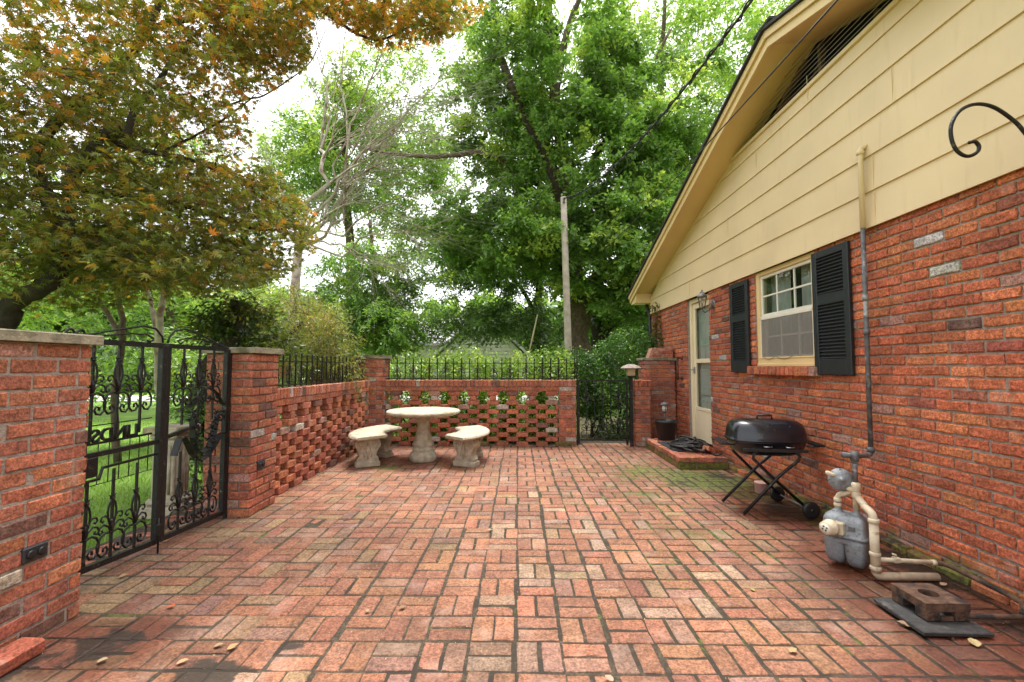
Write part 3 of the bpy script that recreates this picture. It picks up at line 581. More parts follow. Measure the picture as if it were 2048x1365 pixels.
# ------------------------------------------------------------------ step, mat, pot, hose
mb = MB(); mb.bx(1.975, 2.555, 5.67, 7.23, -.02, .118, b=.002, mat=1, col=(.12, .10, .07))
def stw(P):
    z = P[:, 2]; m = np.where(z < .09, .62+.35*(vnoise(P[:, 0], P[:, 1], z, 9, 5)-.5), .10); return np.stack([m, np.where(z < .06, .3, .05), 0*z], -1)
cs = []; sz = []
for y in np.arange(5.755, 7.2, .2085):
    for r in range(5): cs.append((1.957+.052+.118*r, y+rng.normal()*.002, .145)); sz.append((.109, .2))
grid_bricks(mb, cs, sz, (1, 0, 0), (0, 1, 0), (0, 0, 1), D=.06, b=.006, kind='garden', wear=stw)
grid_bricks(mb, [(x, 5.652, .112) for x in (2.06, 2.27, 2.46)], [(.2, .058), (.2, .058), (.17, .058)], (1, 0, 0), (0, 0, 1), (0, -1, 0), D=.05, kind='garden', wear=lambda P: np.stack([0*P[:, 0]+.2, 0*P[:, 0], 0*P[:, 0]], -1))
grid_bricks(mb, [(x, 5.655, .04) for x in (2.06, 2.27, 2.46)], [(.2, .075), (.2, .075), (.17, .075)], (1, 0, 0), (0, 0, 1), (0, -1, 0), D=.05, kind='garden', wear=lambda P: np.stack([0*P[:, 0]+.75, 0*P[:, 0]+.2, 0*P[:, 0]], -1))
grid_bricks(mb, [(1.955, y, .108) for y in np.arange(5.76, 7.2, .2085)], [(.2, .062)]*7, (0, 1, 0), (0, 0, 1), (-1, 0, 0), D=.05, kind='garden', wear=stw)
grid_bricks(mb, [(1.957, y, .038) for y in np.arange(5.76, 7.2, .2085)], [(.2, .075)]*7, (0, 1, 0), (0, 0, 1), (-1, 0, 0), D=.05, kind='garden', wear=stw)
tag(mb.build('brick_step', [M['brick'], M['mortar']]), 'low mossy brick step in front of the cream door', 'step')
mb = MB(); mb.bx(2.02, 2.45, 6.05, 6.75, .147, .157, b=.003, R=None); tag(mb.build('door_mat', M['mat_']), 'dark grey door mat under the black hose', 'door mat')
pot = thing('plant_pot', 'large black plastic plant pot on the step by the brick pillar', 'plant pot', (2.235, 7.0, .147))
mb = MB(); mb.lathe([(.0, 0), (.12, 0), (.125, .01), (.155, .245), (.168, .25), (.17, .29), (.162, .292), (.15, .285), (.146, .25), (0, .25)], (2.235, 7.0, .147), 36); mb.build('pot_body', M['pot'], pot)
mb = MB(); mb.lathe([(.145, .252), (.08, .262), (0, .265)], (2.235, 7.0, .147), 24); mb.build('potting_soil', mat('potting_soil', (.03, .02, .013), .95, bump=1), pot); keep(pot)
sol = thing('solar_light', 'small grey solar stake lantern standing in the black pot', 'garden light', (2.215, 6.98, .4))
mb = MB(); mb.tube([(2.215, 6.98, .40), (2.21, 6.98, .555)], .011, 8); mb.build('stake', M['gpipe'], sol)
mb = MB(); c = np.array([2.21, 6.98, .555]); mb.lathe([(0, 0), (.035, 0), (.05, .015), (.046, .02)], c, 4, smooth=False)
for a in range(4): th = a*pi/2; mb.tube([c+np.array([.045*cos(th), .045*sin(th), .015]), c+np.array([.045*cos(th), .045*sin(th), .11])], .004, 4)
for a in range(4):
    th, t2 = a*pi/2, (a+1)*pi/2; p = lambda h, z: c+np.array([.045*cos(h), .045*sin(h), z]); mb.tube([p(th, .02), p(t2, .108)], .002, 4); mb.tube([p(t2, .02), p(th, .108)], .002, 4)
mb.lathe([(.06, .11), (.062, .118), (.05, .13), (.045, .148), (0, .15)], c, 20); mb.build('lantern_cage', M['gpipe'], sol)
mb = MB(); mb.lathe([(.034, .02), (.034, .105)], c, 16); mb.build('lamp_glass', M['white'], sol); keep(sol)
# hose pile
r2 = np.random.default_rng(21); mb = MB(); pts = []
cx, cy = 2.30, 6.25
for k in range(22):
    n = 6; ox, oy = r2.normal()*.035, r2.normal()*.06; ex = r2.uniform(.55, 1.15); ph = r2.uniform(0, pi)
    for i in range(n):
        a = 2*pi*i/n+k*.9+r2.normal()*.3; rad = .19*ex*(1+.35*cos(2*(a-ph))); hgt = .13*math.exp(-((rad)/.16)**2)
        pts.append((cx+.03+ox+rad*cos(a)*.85, cy+oy+rad*sin(a)*1.35, .163+.0016*k+hgt*r2.random()*1.1+abs(r2.normal())*.012))
pts = [(2.05, 6.62, .165), (2.1, 6.55, .165)]+pts+[(2.42, 5.8, .17), (2.46, 5.70, .165), (2.53, 5.8, .18), (2.55, 6.0, .24)]
P = np.array(pts); out = []
for i in range(1, len(P)-2):
    for t in np.linspace(0, 1, 6, endpoint=False): out.append(.5*((2*P[i])+(-P[i-1]+P[i+1])*t+(2*P[i-1]-5*P[i]+4*P[i+1]-P[i+2])*t*t+(-P[i-1]+3*P[i]-3*P[i+1]+P[i+2])*t**3))
out = np.array(out); out[:, 0] = np.minimum(out[:, 0], 2.56); mb.tube(out, .012, 7)
tag(mb.build('garden_hose', M['hose']), 'tangled black garden hose heaped on the door mat', 'hose')
mb = MB()
for x, y, z, a, e in ((2.47, 6.0, .19, .3, .5), (2.40, 6.55, .175, 1.2, 0), (2.5, 6.75, .175, .1, 0)): mb.cbox((x, y, z), (.2, .095, .06), .006, rotz(a)@roty(e), pal('garden'), 0, .003, att=(.2, .1, 0))
LB = [mb]
for i, (x, y, z, a, e) in enumerate(((2.45, 5.92, .185, .5, .35), (2.42, 6.62, .176, 1.2, 0))):
    mb = MB(); mb.cbox((x, y, z), (.2, .095, .06), .006, rotz(a)@roty(e), pal('garden'), 0, .003, att=(.2, .1, 0)); tag(mb.build('loose_brick', M['brick']), ('loose red brick leaning in the hose at the near end of the step', 'loose brick lying behind the hose beside the door')[i], 'brick', 'loose bricks on the patio')
mb = MB(); mb.cbox((-2.14, 1.78, .03), (.12, .56, .07), .015, rotz(-.03), (.42, .11, .06), 0, .004, att=(.1, .15, 0)); tag(mb.build('edging_brick', M['brick']), 'long red edging brick at the foot of the nearest left pillar', 'brick')
mb = MB(); mb.cbox((2.60, 2.22, .09), (.16, .35, .085), .012, None, (.50, .13, .06), 0, .004, att=(.0, .05, 0)); mb.cbox((2.62, 2.22, .02), (.1, .33, .05), .01, None, (.3, .1, .06), 0, .003); tag(mb.build('projecting_brick', M['brick']), 'orange brick jutting from wall base at bottom right corner', 'brick')
# grab bar on wall beside pillar
gb = thing('grab_bar', 'rusty vertical grab bar on brick wall left of the door', 'grab bar', (2.56, 7.38, 1.24))
mb = MB(); mb.tube([(2.545, 7.34, 1.03), (2.545, 7.34, 1.40)], .017, 8); mb.build('bar', M['rust'], gb)
for z in (1.06, 1.38): mb = MB(); mb.tube([(2.545, 7.34, z), (2.625, 7.34, z)], .013, 8); mb.lathe([(.03, 0), (.03, .012)], (2.605, 7.34, z), 14, axis=0); mb.build('bracket', M['rust'], gb)
keep(gb)
# wall lantern
wl = thing('wall_lantern', 'black carriage lantern on brick wall right of the cream door', 'wall lamp', (2.6, 6.12, 2.12))
c = np.array([2.475, 6.14, 2.03]); mb = MB()
mb.lathe([(.058, 0), (.058, .012), (.03, .03)], (2.618, 6.14, 2.08), 20, axis=0, R=None)
mb.build('back_plate', M['gpipe'], wl)
mb = MB(); mb.tube([(2.60, 6.14, 2.07), (2.56, 6.14, 2.00), (2.51, 6.14, 1.97), (2.475, 6.14, 2.0), (2.475, 6.14, 2.03)], .008, 8); mb.tube([(2.60, 6.14, 2.05), (2.59, 6.14, 1.93), (2.60, 6.14, 1.9)], .006, 6); mb.build('arm', M['gpipe'], wl)
mb = MB(); mb.lathe([(.0, 0), (.032, 0), (.036, .012)], c, 6, smooth=False)
for a in range(6): th = a*pi/3; mb.tube([c+np.array([.034*cos(th), .034*sin(th), .01]), c+np.array([.062*cos(th), .062*sin(th), .15])], .004, 4)
mb.lathe([(.070, .148), (.068, .16), (.045, .19), (.03, .2), (.028, .215), (.008, .225), (.010, .24), (0, .25)], c, 6, smooth=False); mb.build('cage', M['gpipe'], wl)
mb = MB(); mb.lathe([(.031, .012), (.058, .148)], c, 6, smooth=False); mb.build('lamp_glass', M['clear'], wl)
mb = MB(); mb.lathe([(.012, .01), (.012, .06), (.02, .075), (.012, .1), (0, .11)], c, 12); mb.build('bulb', M['white'], wl); keep(wl)
# ------------------------------------------------------------------ post lamp by the small gate
pl = thing('lamp_post', 'tan square-shaded lantern on black post beside small iron gate', 'lamp post', (1.775, 7.22, 0))
mb = MB(); mb.tube([(1.775, 7.24, 0), (1.775, 7.24, 1.075)], .034, 4, smooth=False); mb.lathe([(.05, 0), (.06, .03)], (1.775, 7.24, 1.07), 4, smooth=False); mb.build('post', M['iron'], pl)
c = np.array([1.775, 7.24, 1.10]); mb = MB(); mb.lathe([(.062, 0), (.075, .02), (.082, .115)], c, 4, smooth=False, R=rotz(pi/4)); mb.build('lantern_glass', M['tan'], pl)
mb = MB(); mb.lathe([(.16, .115), (.165, .122), (.12, .155), (.06, .178), (.035, .182), (0, .184)], c, 8, smooth=False, R=rotz(pi/8)); mb.build('lantern_roof', mat('faded_brown', (.28, .22, .19), .8, noise=.2), pl); keep(pl)
# ------------------------------------------------------------------ ironwork
def spiral(c, u, v, r, turns=1.35, start=0, hand=1, n=26, shrink=.25):
    t = np.linspace(0, 1, n); th = start+hand*turns*2*pi*t; rr = r*(1-(1-shrink)*t)
    c, u, v = [np.asarray(a, float) for a in (c, u, v)]
    # outermost point stays put: keep centre drifting so that the curl tightens inwards
    return c+(rr*np.cos(th))[:, None]*u+(rr*np.sin(th))[:, None]*v
def fleur(mb, o, u, v, z, s=1., up=1, rb=.0055, rich=True):
    """picket ornament round a bar: o bar foot point, z height along v of the collar; C-scrolls below, bud above (up=1)"""
    o, u, v = [np.asarray(a, float) for a in (o, u, v)]
    P = lambda a, b: o+u*a*s+v*(z+b*s*up)
    for sg in (-1, 1):
        # big C scroll hanging under the collar
        mb.tube(np.array([P(sg*a, b) for a, b in ((.004, -.002), (.035, .004), (.065, -.012), (.082, -.045), (.078, -.085), (.055, -.11), (.03, -.105), (.018, -.085), (.028, -.066), (.045, -.072), (.044, -.088))]), rb*s*1.1, 5)
        if rich:
            mb.tube(np.array([P(sg*a, b) for a, b in ((.003, .0), (.015, .03), (.045, .05), (.07, .04), (.078, .02), (.066, .006), (.052, .014), (.056, .026))]), rb*s, 5)
            mb.tube(np.array([P(sg*a, b) for a, b in ((.004, .035), (.014, .07), (.038, .095), (.06, .092), (.066, .075), (.054, .064), (.046, .072))]), rb*s*.9, 5)
        mb.tube(np.array([P(sg*a, b) for a, b in ((.003, .02), (.02, .07), (.026, .11), (.018, .15), (.003, .175))]), rb*s*.95, 5)
        mb.tube(np.array([P(sg*a, b) for a, b in ((.002, .175), (.012, .19), (.024, .198))]), [rb*s*1.2, rb*s, .001], 5)
    for b in (0, .178): mb.cbox(P(0, b), (.022*s, .022*s, .014*s), .005)
    mb.tube([P(0, 0), P(0, .055), P(0, .08)], [.008*s, .014*s, .002], 6)
def gate_leaf(name, Ya, Yb, X, label, zb0, zb1, left):
    t = thing(name, label, 'gate', (X, (Ya+Yb)/2, 0), 'leaves of the ornate iron gate'); ZT = 1.39; U = (0, 1, 0); V = (0, 0, 1)
    zb = lambda y: zb0+(zb1-zb0)*(y-Ya)/(Yb-Ya)
    mb = MB(); q = .019
    for y in (Ya, Yb): mb.bx(X-q, X+q, y-q, y+q, zb(y)-.01, ZT, b=.003)
    mb.tube([(X, Ya, ZT), (X, Yb, ZT)], .022, 4, smooth=False); mb.tube([(X, Ya, zb(Ya)), (X, Yb, zb(Yb))], .023, 4, smooth=False)
    mb.build('frame', M['iron'], t)
    ys = np.linspace(Ya, Yb, 5)[1:-1]
    for i, y in enumerate(ys):
        mb = MB(); mb.tube([(X, y, zb(y)), (X, y, .64 if not (left and i == 0) else .60)], .0085, 4, smooth=False); fleur(mb, (X, y, 0), U, V, zb(y)+.16, 1.12); mb.build('picket', M['iron'], t)
        mb = MB(); mb.tube([(X, y, .83), (X, y, ZT)], .0085, 4, smooth=False); fleur(mb, (X, y, 0), U, V, 1.09, 1.1); mb.build('picket', M['iron'], t)
    mb = MB()
    Cr = lambda a, z: (X, Ya+(Yb-Ya)*a, z)
    if left:   # crest and lock side
        mb.tube([Cr(a, z) for a, z in ((.0, 1.42), (.2, 1.43), (.5, 1.475), (.75, 1.51), (.9, 1.50), (.985, 1.45), (1, 1.41))], .007, 6)
        mb.tube([Cr(a, z) for a, z in ((.3, 1.425), (.6, 1.455), (.8, 1.455), (.88, 1.43), (.84, 1.41), (.8, 1.42))], .006, 6)
        for a, s_ in ((.03, 1), (.13, -1)): mb.tube(spiral(Cr(a, 1.43), U, V, .032, 1.2, -pi/2, s_), .007, 5)
    else:
        mb.tube([Cr(a, z) for a, z in ((1.0, 1.405), (.85, 1.42), (.5, 1.49), (.25, 1.52), (.1, 1.50), (.02, 1.45), (0, 1.41))], .007, 6)
        mb.tube([Cr(a, z) for a, z in ((.8, 1.425), (.5, 1.455), (.28, 1.455), (.14, 1.43), (.18, 1.41), (.22, 1.42))], .006, 6)
        for a, s_ in ((.86, 1), (.74, -1)): mb.tube(spiral(Cr(a, 1.43), U, V, .028, 1.2, -pi/2, s_), .006, 5)
    mb.build('crest', M['iron'], t)
    mb = MB()
    if left:
        mb.tube([(X, Ya, .745), (X, Yb, .745)], .019, 4, smooth=False); mb.build('lock_rail', M['iron'], t)
        mb = MB(); mb.tube([(X, Ya, .60), (X, Ya+.24, .60), (X, Ya+.26, .66), (X, Yb, .665)], .010, 4, smooth=False); mb.build('middle_rail', M['iron'], t)
        mb = MB(); mb.bx(X-.03, X+.03, Ya+.08, Ya+.2, .625, .735, b=.004); mb.bx(X-.02, X+.045, Ya+.03, Ya+.09, .69, .71, b=.003); mb.build('lock_box', M['iron'], t)
        mb = MB(); xn = X-.04
        for z, r in ((.905, .0045), (.80, .009)): mb.tube([(xn, Ya+.02, z), (xn, Yb-.02, z)], r, 4, smooth=False)
        for y in np.linspace(Ya+.05, Yb-.04, 9): mb.tube([(xn, y, .8), (xn, y, .56)], .0028, 4)
        mb.tube([(xn, Ya+.02, .56), (xn, Yb, .56)], .003, 4); nf = mb.build('name_frame', M['iron'], t)
        tc_ = bpy.data.curves.new('gate_name', 'FONT'); tc_.body = 'LINDSEY'; tc_.size = .105; tc_.extrude = .004; tc_.bevel_depth = .0028; tc_.align_x = 'CENTER'
        to = bpy.data.objects.new('tmp', tc_); SC.collection.objects.link(to); bpy.context.view_layer.update()
        me = bpy.data.meshes.new_from_object(to.evaluated_get(bpy.context.evaluated_depsgraph_get())); bpy.data.objects.remove(to)
        co = np.array([v.co[:] for v in me.vertices]); new = np.stack([xn-co[:, 2], (Ya+Yb)/2-.02-co[:, 0]*1.15, .808+co[:, 1]], -1)   # reads from outside the gate
        me.vertices.foreach_set('co', new.ravel()); me.materials.clear(); me.materials.append(M['iron']); to = bpy.data.objects.new('lettering', me); SC.collection.objects.link(to); to.parent = nf
        mb = MB(); mb.tube([(X+.03, Yb-.01, .24), (X+.03, Yb-.01, .01)], .006, 6); mb.bx(X+.015, X+.04, Yb-.025, Yb+.005, .13, .2, b=.003); mb.build('drop_bolt', M['iron'], t)
    else:
        mb.tube([(X, Ya, .76), (X, Ya+.2, .79), (X, Ya+.33, .80)], .017, 4, smooth=False); mb.build('lock_rail', M['iron'], t)
        mb = MB(); R_ = lambda pts: [(X, Ya+a, z) for a, z in pts]
        mb.ribbon(R_(((.10, .62), (.14, .73), (.18, .74), (.22, .70), (.28, .60), (.36, .535), (.44, .55), (.52, .62), (.60, .70), (.66, .71))), .05, .006, (1, 0, 0))
        mb.ribbon(R_(((.27, .86), (.28, .72), (.32, .62), (.38, .585), (.46, .62), (.52, .72), (.55, .86))), .045, .006, (1, 0, 0))
        mb.ribbon(R_(((.12, .93), (.22, .95), (.30, 1.0), (.38, 1.07), (.46, 1.08), (.54, 1.03), (.60, .95), (.66, .92), (.68, .95))), .035, .005, (1, 0, 0))
        mb.ribbon(R_(((.32, .92), (.38, .99), (.44, 1.01), (.50, .98))), .03, .005, (1, 0, 0))
        for a, z in ((.60, .84), (.33, .78), (.52, .78)): mb.tube(spiral((X, Ya+a, z), U, V, .05, 1.2, .5), .006, 5)
        mb.build('basket_scroll', M['iron'], t)
        r3 = np.random.default_rng(5); mb = MB()
        for k in range(110):
            s_ = r3.choice([-1, 1]); a = r3.random(); y = Ya+.41+s_*(.055+.085*a)+r3.normal()*.012; z = .64+.25*a+r3.normal()*.02
            p = np.array([X+r3.normal()*.012, y, z]); d = r3.normal(size=3)*.02; mb.tube([p, p+d], [.007, .003], 5)
        mb.build('leaf_trim', M['iron'], t)
    hy = Ya if left else Yb; mb = MB()
    for z in (.25, 1.2): mb.tube([(X, hy+(-.028 if left else .028), z-.04), (X, hy+(-.028 if left else .028), z+.04)], .012, 8); mb.cbox((X, hy+(-.02 if left else .02), z), (.02, .05, .02), .003)
    mb.bx(X-.014, X+.014, hy+(-.05 if left else .030), hy+(-.030 if left else .05), .0, 1.36, b=.003); mb.build('hinge_post', M['iron'], t)
    keep(t)
GX = -2.42
gate_leaf('iron_gate', 3.125, 3.775, GX, 'black iron gate leaf with curved basket scroll, hinged to far pillar', .085, .055, False)
gate_leaf('iron_gate', 2.41, 3.085, GX, 'black iron gate leaf with lock box and mirrored name lettering', .13, .085, True)
def topfence(o, u, n, sp, z0, z1, zr, label, first=0):
    o, u = np.array((*o, 0.)), np.array((*u, 0.)); L = (n-1)*sp
    t = thing('iron_fence', label, 'railing', tuple(o+u*L/2+np.array([0, 0, z0])), 'iron railings on the lattice walls'); Z = np.array([0, 0, 1.])
    for z, r in ((z0+.022, .010), (zr, .0075)): mb = MB(); mb.tube([o-u*.05+Z*z, o+u*(L+.05)+Z*z], r, 4, smooth=False); mb.build('rail', M['iron'], t)
    for i in range(n):
        mb = MB(); p = o+u*i*sp; tip = z1+(0 if i % 2 == first else -.012)
        mb.tube([p+Z*z0, p+Z*(tip-.03), p+Z*(tip-.012), p+Z*tip], [.0085, .0085, .010, .001], 6)
        if i % 2 == first: fleur(mb, p, u, (0, 0, 1), z0+.115, .72, rb=.006)
        mb.build('picket', M['iron'], t)
    keep(t)
topfence((-2.055, 7.285), (1, 0), 24, .1285, 1.035, 1.395, 1.300, 'black iron railing on back lattice wall in front of the hedge', 1)
topfence((-2.375, 4.34), (0, 1), 21, .1315, 1.035, 1.395, 1.300, 'black iron railing on left lattice wall in front of weeping shrub', 1)
# end post of back railing and small gate
sg = thing('small_iron_gate', 'small black iron gate in the back wall between wall end and lamp post', 'gate', (1.38, 7.30, 0))
mb = MB()
for x in (.955, 1.72): mb.bx(x-.016, x+.016, 7.284, 7.316, .02, 1.04, b=.003)
for z in (.09, 1.022): mb.tube([(.955, 7.30, z), (1.72, 7.30, z)], .014, 4, smooth=False)
mb.build('frame', M['iron'], sg)
for i, x in enumerate(np.linspace(.955, 1.72, 7)[1:-1]):
    mb = MB(); mb.tube([(x, 7.3, .09), (x, 7.3, 1.02)], .007, 4, smooth=False)
    if i in (0, 2, 4): fleur(mb, (x, 7.3, 0), (1, 0, 0), (0, 0, 1), .24, 1.0, rb=.006); fleur(mb, (x, 7.3, 0), (1, 0, 0), (0, 0, 1), .74, .9, rb=.005)
    mb.build('picket', M['iron'], sg)
mb = MB(); mb.bx(.927, .943, 7.27, 7.30, 0, 1.43, b=.003); mb.build('hinge_post', M['iron'], sg); keep(sg)
# sockets on pillars
for i, (y, l) in enumerate(((2.11, 'black outdoor socket low on the nearest left pillar'), (3.985, 'black outdoor socket on the pillar beside the iron gate'))):
    t = thing('electrical_socket', l, 'socket', (-2.2, y, .40), 'outdoor sockets on the pillars'); x = -2.21 if i == 0 else -2.23
    mb = MB(); mb.bx(x-.01, x+.012, y-.055, y+.055, .366, .436, b=.006); mb.build('cover_plate', M['socket'], t)
    mb = MB()
    for d in (-.024, .024): mb.lathe([(.019, 0), (.019, .007), (.013, .009)], (x+.010, y+d, .401), 18, axis=0)
    mb.build('outlet', M['pot'], t); keep(t)
# ------------------------------------------------------------------ stone table and curved benches
TC = np.array([-1.262, 6.14])
tb = thing('stone_table', 'round weathered concrete pedestal table on the brick patio', 'table', (*TC, 0))
mb = MB(); mb.lathe([(0, .598), (.30, .598), (.42, .606), (.455, .618), (.478, .628), (.486, .642), (.482, .656), (.470, .666), (.45, .670), (.44, .668), (0, .672)], (*TC, 0), 220,
 wob=lambda th, z: 1+.007*np.sin(th*44)*(z < .66)*(z > .61)+.002*np.sin(3*th)); mb.build('table_top', M['stone'], tb)
mb = MB(); mb.lathe([(.17, 0), (.178, .02), (.178, .075), (.165, .11), (.135, .125), (.14, .14), (.146, .155), (.138, .175), (.125, .18), (.142, .205), (.142, .225), (.118, .275), (.095, .36), (.082, .43), (.08, .49), (.092, .53), (.125, .565), (.15, .585), (.16, .599)], (*TC, 0), 48,
 wob=lambda th, z: 1+.022*np.abs(np.sin(th*6))*((z > .26) & (z < .55))); mb.build('pedestal', M['stone'], tb); keep(tb)
def bench(a0, a1, legs, label, C, ri=.50, ro=.86):
    t = thing('curved_bench', label, 'bench', (C[0]+.7*cos((a0+a1)/2), C[1]+.7*sin((a0+a1)/2), 0), 'curved stone benches')
    prof = [(ri+.03, .345), (ri+.004, .357), (ri-.006, .375), (ri+.004, .392), (ri+.022, .402), (ro-.022, .402), (ro-.004, .392), (ro+.006, .375), (ro-.004, .357), (ro-.03, .345)]
    n = 40; th = np.linspace(a0, a1, n); m = len(prof); V = []
    rm = (ri+ro)/2
    for k, a in enumerate(th):
        e = min(k, n-1-k); f = 1-.12*max(0, (1-e/3))**2; g_ = 1+.0*e
        for j, (r, z) in enumerate(prof):
            rr = rm+(r-rm)*f; w_ = .004*sin(a*60) if j in (1, 2, 3, 6, 7, 8) else 0; zz = z if e > 0 else .375+(z-.375)*.55
            V.append((C[0]+(rr+w_)*cos(a), C[1]+(rr+w_)*sin(a), zz))
    i = np.arange(n-1)[:, None]*m; j = np.arange(m)[None]; k = (j+1) % m
    mb = MB(); mb.add(V, [np.stack([i+j, i+m+j, i+m+k, i+k], -1).reshape(-1, 4), np.arange(m)[None], (np.arange(m)+(n-1)*m)[None, ::-1]], smooth=False); mb.build('seat', M['stone'], t)
    for a in legs:
        mb = MB(); u = np.array([cos(a), sin(a), 0]); v = np.array([-sin(a), cos(a), 0]); o = np.array([C[0]+rm*cos(a), C[1]+rm*sin(a), 0]); R = np.stack([u, v, (0, 0, 1)], 1)
        mb.cbox(o+np.array([0, 0, .03]), (.30, .17, .062), .007, R, jit=.001)
        out = [(-.125, .06), (.125, .06), (.135, .085), (.115, .11), (.10, .135), (.105, .17), (.13, .215), (.152, .255), (.155, .29), (.14, .32), (.12, .346), (-.12, .346), (-.14, .32), (-.155, .29), (-.152, .255), (-.13, .215), (-.105, .17), (-.10, .135), (-.115, .11), (-.135, .085)]
        mb.prism(out, o-v*.065, u, (0, 0, 1), v*.13)
        for side in (-1, 1):
            f = o+v*side*.066
            for s_ in (-1, 1):
                mb.tube(spiral(f+u*s_*.085+np.array([0, 0, .275]), u*s_, (0, 0, 1), .05, 1.6, -pi/2, 1, 22, .12), .009, 6)
                mb.tube(spiral(f+u*s_*.098+np.array([0, 0, .10]), u*s_, (0, 0, 1), .026, 1.3, pi/2, -1, 16, .2), .007, 6)
                mb.tube([f+u*s_*.03+np.array([0, 0, .23]), f+u*s_*.05+np.array([0, 0, .17]), f+u*s_*.04+np.array([0, 0, .12])], .009, 6)
            mb.tube([f+np.array([0, 0, .30]), f+np.array([0, 0, .2]), f+np.array([0, 0, .09])], [.012, .024, .008], 8)
        mb.build('leg', M['stone'], t)
    keep(t)
bench(radians(136), radians(222), (radians(155), radians(206)), 'curved concrete bench left of the round stone table', TC+np.array([.0, -.02]), .49, .93)
bench(radians(-44), radians(38), (radians(-25), radians(24)), 'curved concrete bench right of the round stone table', TC+np.array([-.03, .0]), .50, .91)
# ------------------------------------------------------------------ grill
gr = thing('charcoal_grill', 'black covered barbecue grill on crossed folding legs with wheels by wall', 'grill', (2.17, 4.12, 0))
GC = np.array([2.185, 4.12, 0]); GR = rotz(radians(-9)); hx, hy = .315, .20
def shell(levels, nseg=56, p=3.2):
    V = []; th = np.arange(nseg)*2*pi/nseg
    for f, fy, z in levels:
        cx_ = np.sign(np.cos(th))*np.abs(np.cos(th))**(2/p)*hx*f; cy_ = np.sign(np.sin(th))*np.abs(np.sin(th))**(2/p)*hy*fy; V.append(np.stack([cx_, cy_, np.full(nseg, z)], -1))
    V = np.concatenate(V)@GR.T+GC; m = len(levels); i = np.arange(m-1)[:, None]*nseg; j = np.arange(nseg)[None]; k = (j+1) % nseg
    return V, [np.stack([i+j, i+k, i+nseg+k, i+nseg+j], -1).reshape(-1, 4), np.arange(nseg)[None, ::-1], (np.arange(nseg)+(m-1)*nseg)[None]]
mb = MB(); mb.add(*shell([(1.02, 1.03, .605), (1.035, 1.05, .612), (1.02, 1.02, .62), (1.0, 1.0, .64), (.985, .97, .68), (.955, .9, .72), (.90, .79, .752), (.80, .62, .774), (.62, .40, .785), (.3, .15, .789)]), smooth=True); mb.build('lid', M['enamel'], gr)
mb = MB(); mb.add(*shell([(.45, .4, .475), (.7, .66, .485), (.86, .85, .51), (.93, .93, .55), (.97, .97, .595), (1.0, 1.0, .600)]), smooth=True); mb.build('bowl', M['enamel'], gr)
def gl(p): return np.asarray(p)@GR.T+GC
for s_ in (-1, 1):
    mb = MB()
    for k in range(3): mb.tube([gl((s_*(hx+.03+.028*k), -hy*.85, .585)), gl((s_*(hx+.03+.028*k), hy*.85, .585))], .010, 4, smooth=False)
    mb.tube([gl((s_*hx*.9, -hy*.6, .57)), gl((s_*(hx+.10), -hy*.6, .573))], .007, 5); mb.tube([gl((s_*hx*.9, hy*.6, .57)), gl((s_*(hx+.10), hy*.6, .573))], .007, 5); mb.build('side_shelf', M['pot'], gr)
for x in (-.05, .12, ):
    mb = MB(); mb.tube([gl((x-.03, -hy*1.0, .575)), gl((x-.03, -hy*1.12, .572)), gl((x+.03, -hy*1.12, .572)), gl((x+.03, -hy*1.0, .575))], .004, 6); mb.build('vent_handle', M['steel'], gr)
mb = MB(); mb.bx(-.24, .2, 0, 0, 0, 0) if 0 else mb.tube([gl((-.25, -hy*1.12, .545)), gl((.25, -hy*1.12, .545))], .016, 4, smooth=False); mb.build('front_shelf', M['pot'], gr)
mb = MB(); mb.tube([gl((-.06, 0, .785)), gl((-.06, 0, .815)), gl((.06, 0, .815)), gl((.06, 0, .785))], .009, 8); mb.build('lid_handle', M['pot'], gr)
for y in (3.935, 4.30):
    dx = -.005 if y < 4 else -.02
    mb = MB(); mb.tube([(1.895+dx, y, .012), (2.20, y, .33), (2.36, y, .455), (2.375, y, .49), (2.345, y, .52)], .0135, 8); mb.build('leg', M['iron'], gr)
    mb = MB(); mb.tube([(2.415, y+.015, .07), (2.15, y+.015, .31), (1.99, y+.015, .47), (2.0, y+.015, .51), (2.04, y+.015, .52)], .0135, 8); mb.build('leg', M['iron'], gr)
mb = MB(); mb.tube([(2.41, 3.88, .068), (2.41, 4.36, .068)], .007, 8); mb.build('axle', M['steel'], gr)
for y in (3.865, 4.36):
    mb = MB(); c = (2.41, y, .068); mb.lathe([(.03, -.018), (.055, -.018), (.066, -.014), (.068, 0), (.066, .014), (.055, .018), (.03, .018)], c, 28, axis=1)
    for k in range(10): th = k*pi/5; mb.cbox((c[0]+.035*cos(th), y, c[2]+.035*sin(th)), (.05, .02, .007), .001, roty(-th))
    mb.lathe([(.012, -.024), (.014, 0), (.012, .024)], c, 12, axis=1); mb.build('wheel', M['pot'], gr)
keep(gr)
mb = MB(); mb.lathe([(0, 0), (.05, 0), (.058, .01), (.062, .10), (.066, .105), (.06, .11), (.0, .108)], (2.40, 4.62, -.0), 20, R=None); o = mb.build('clay_pot', M['pink']); tag(o, 'small pink pot on the ground behind the grill legs', 'pot')
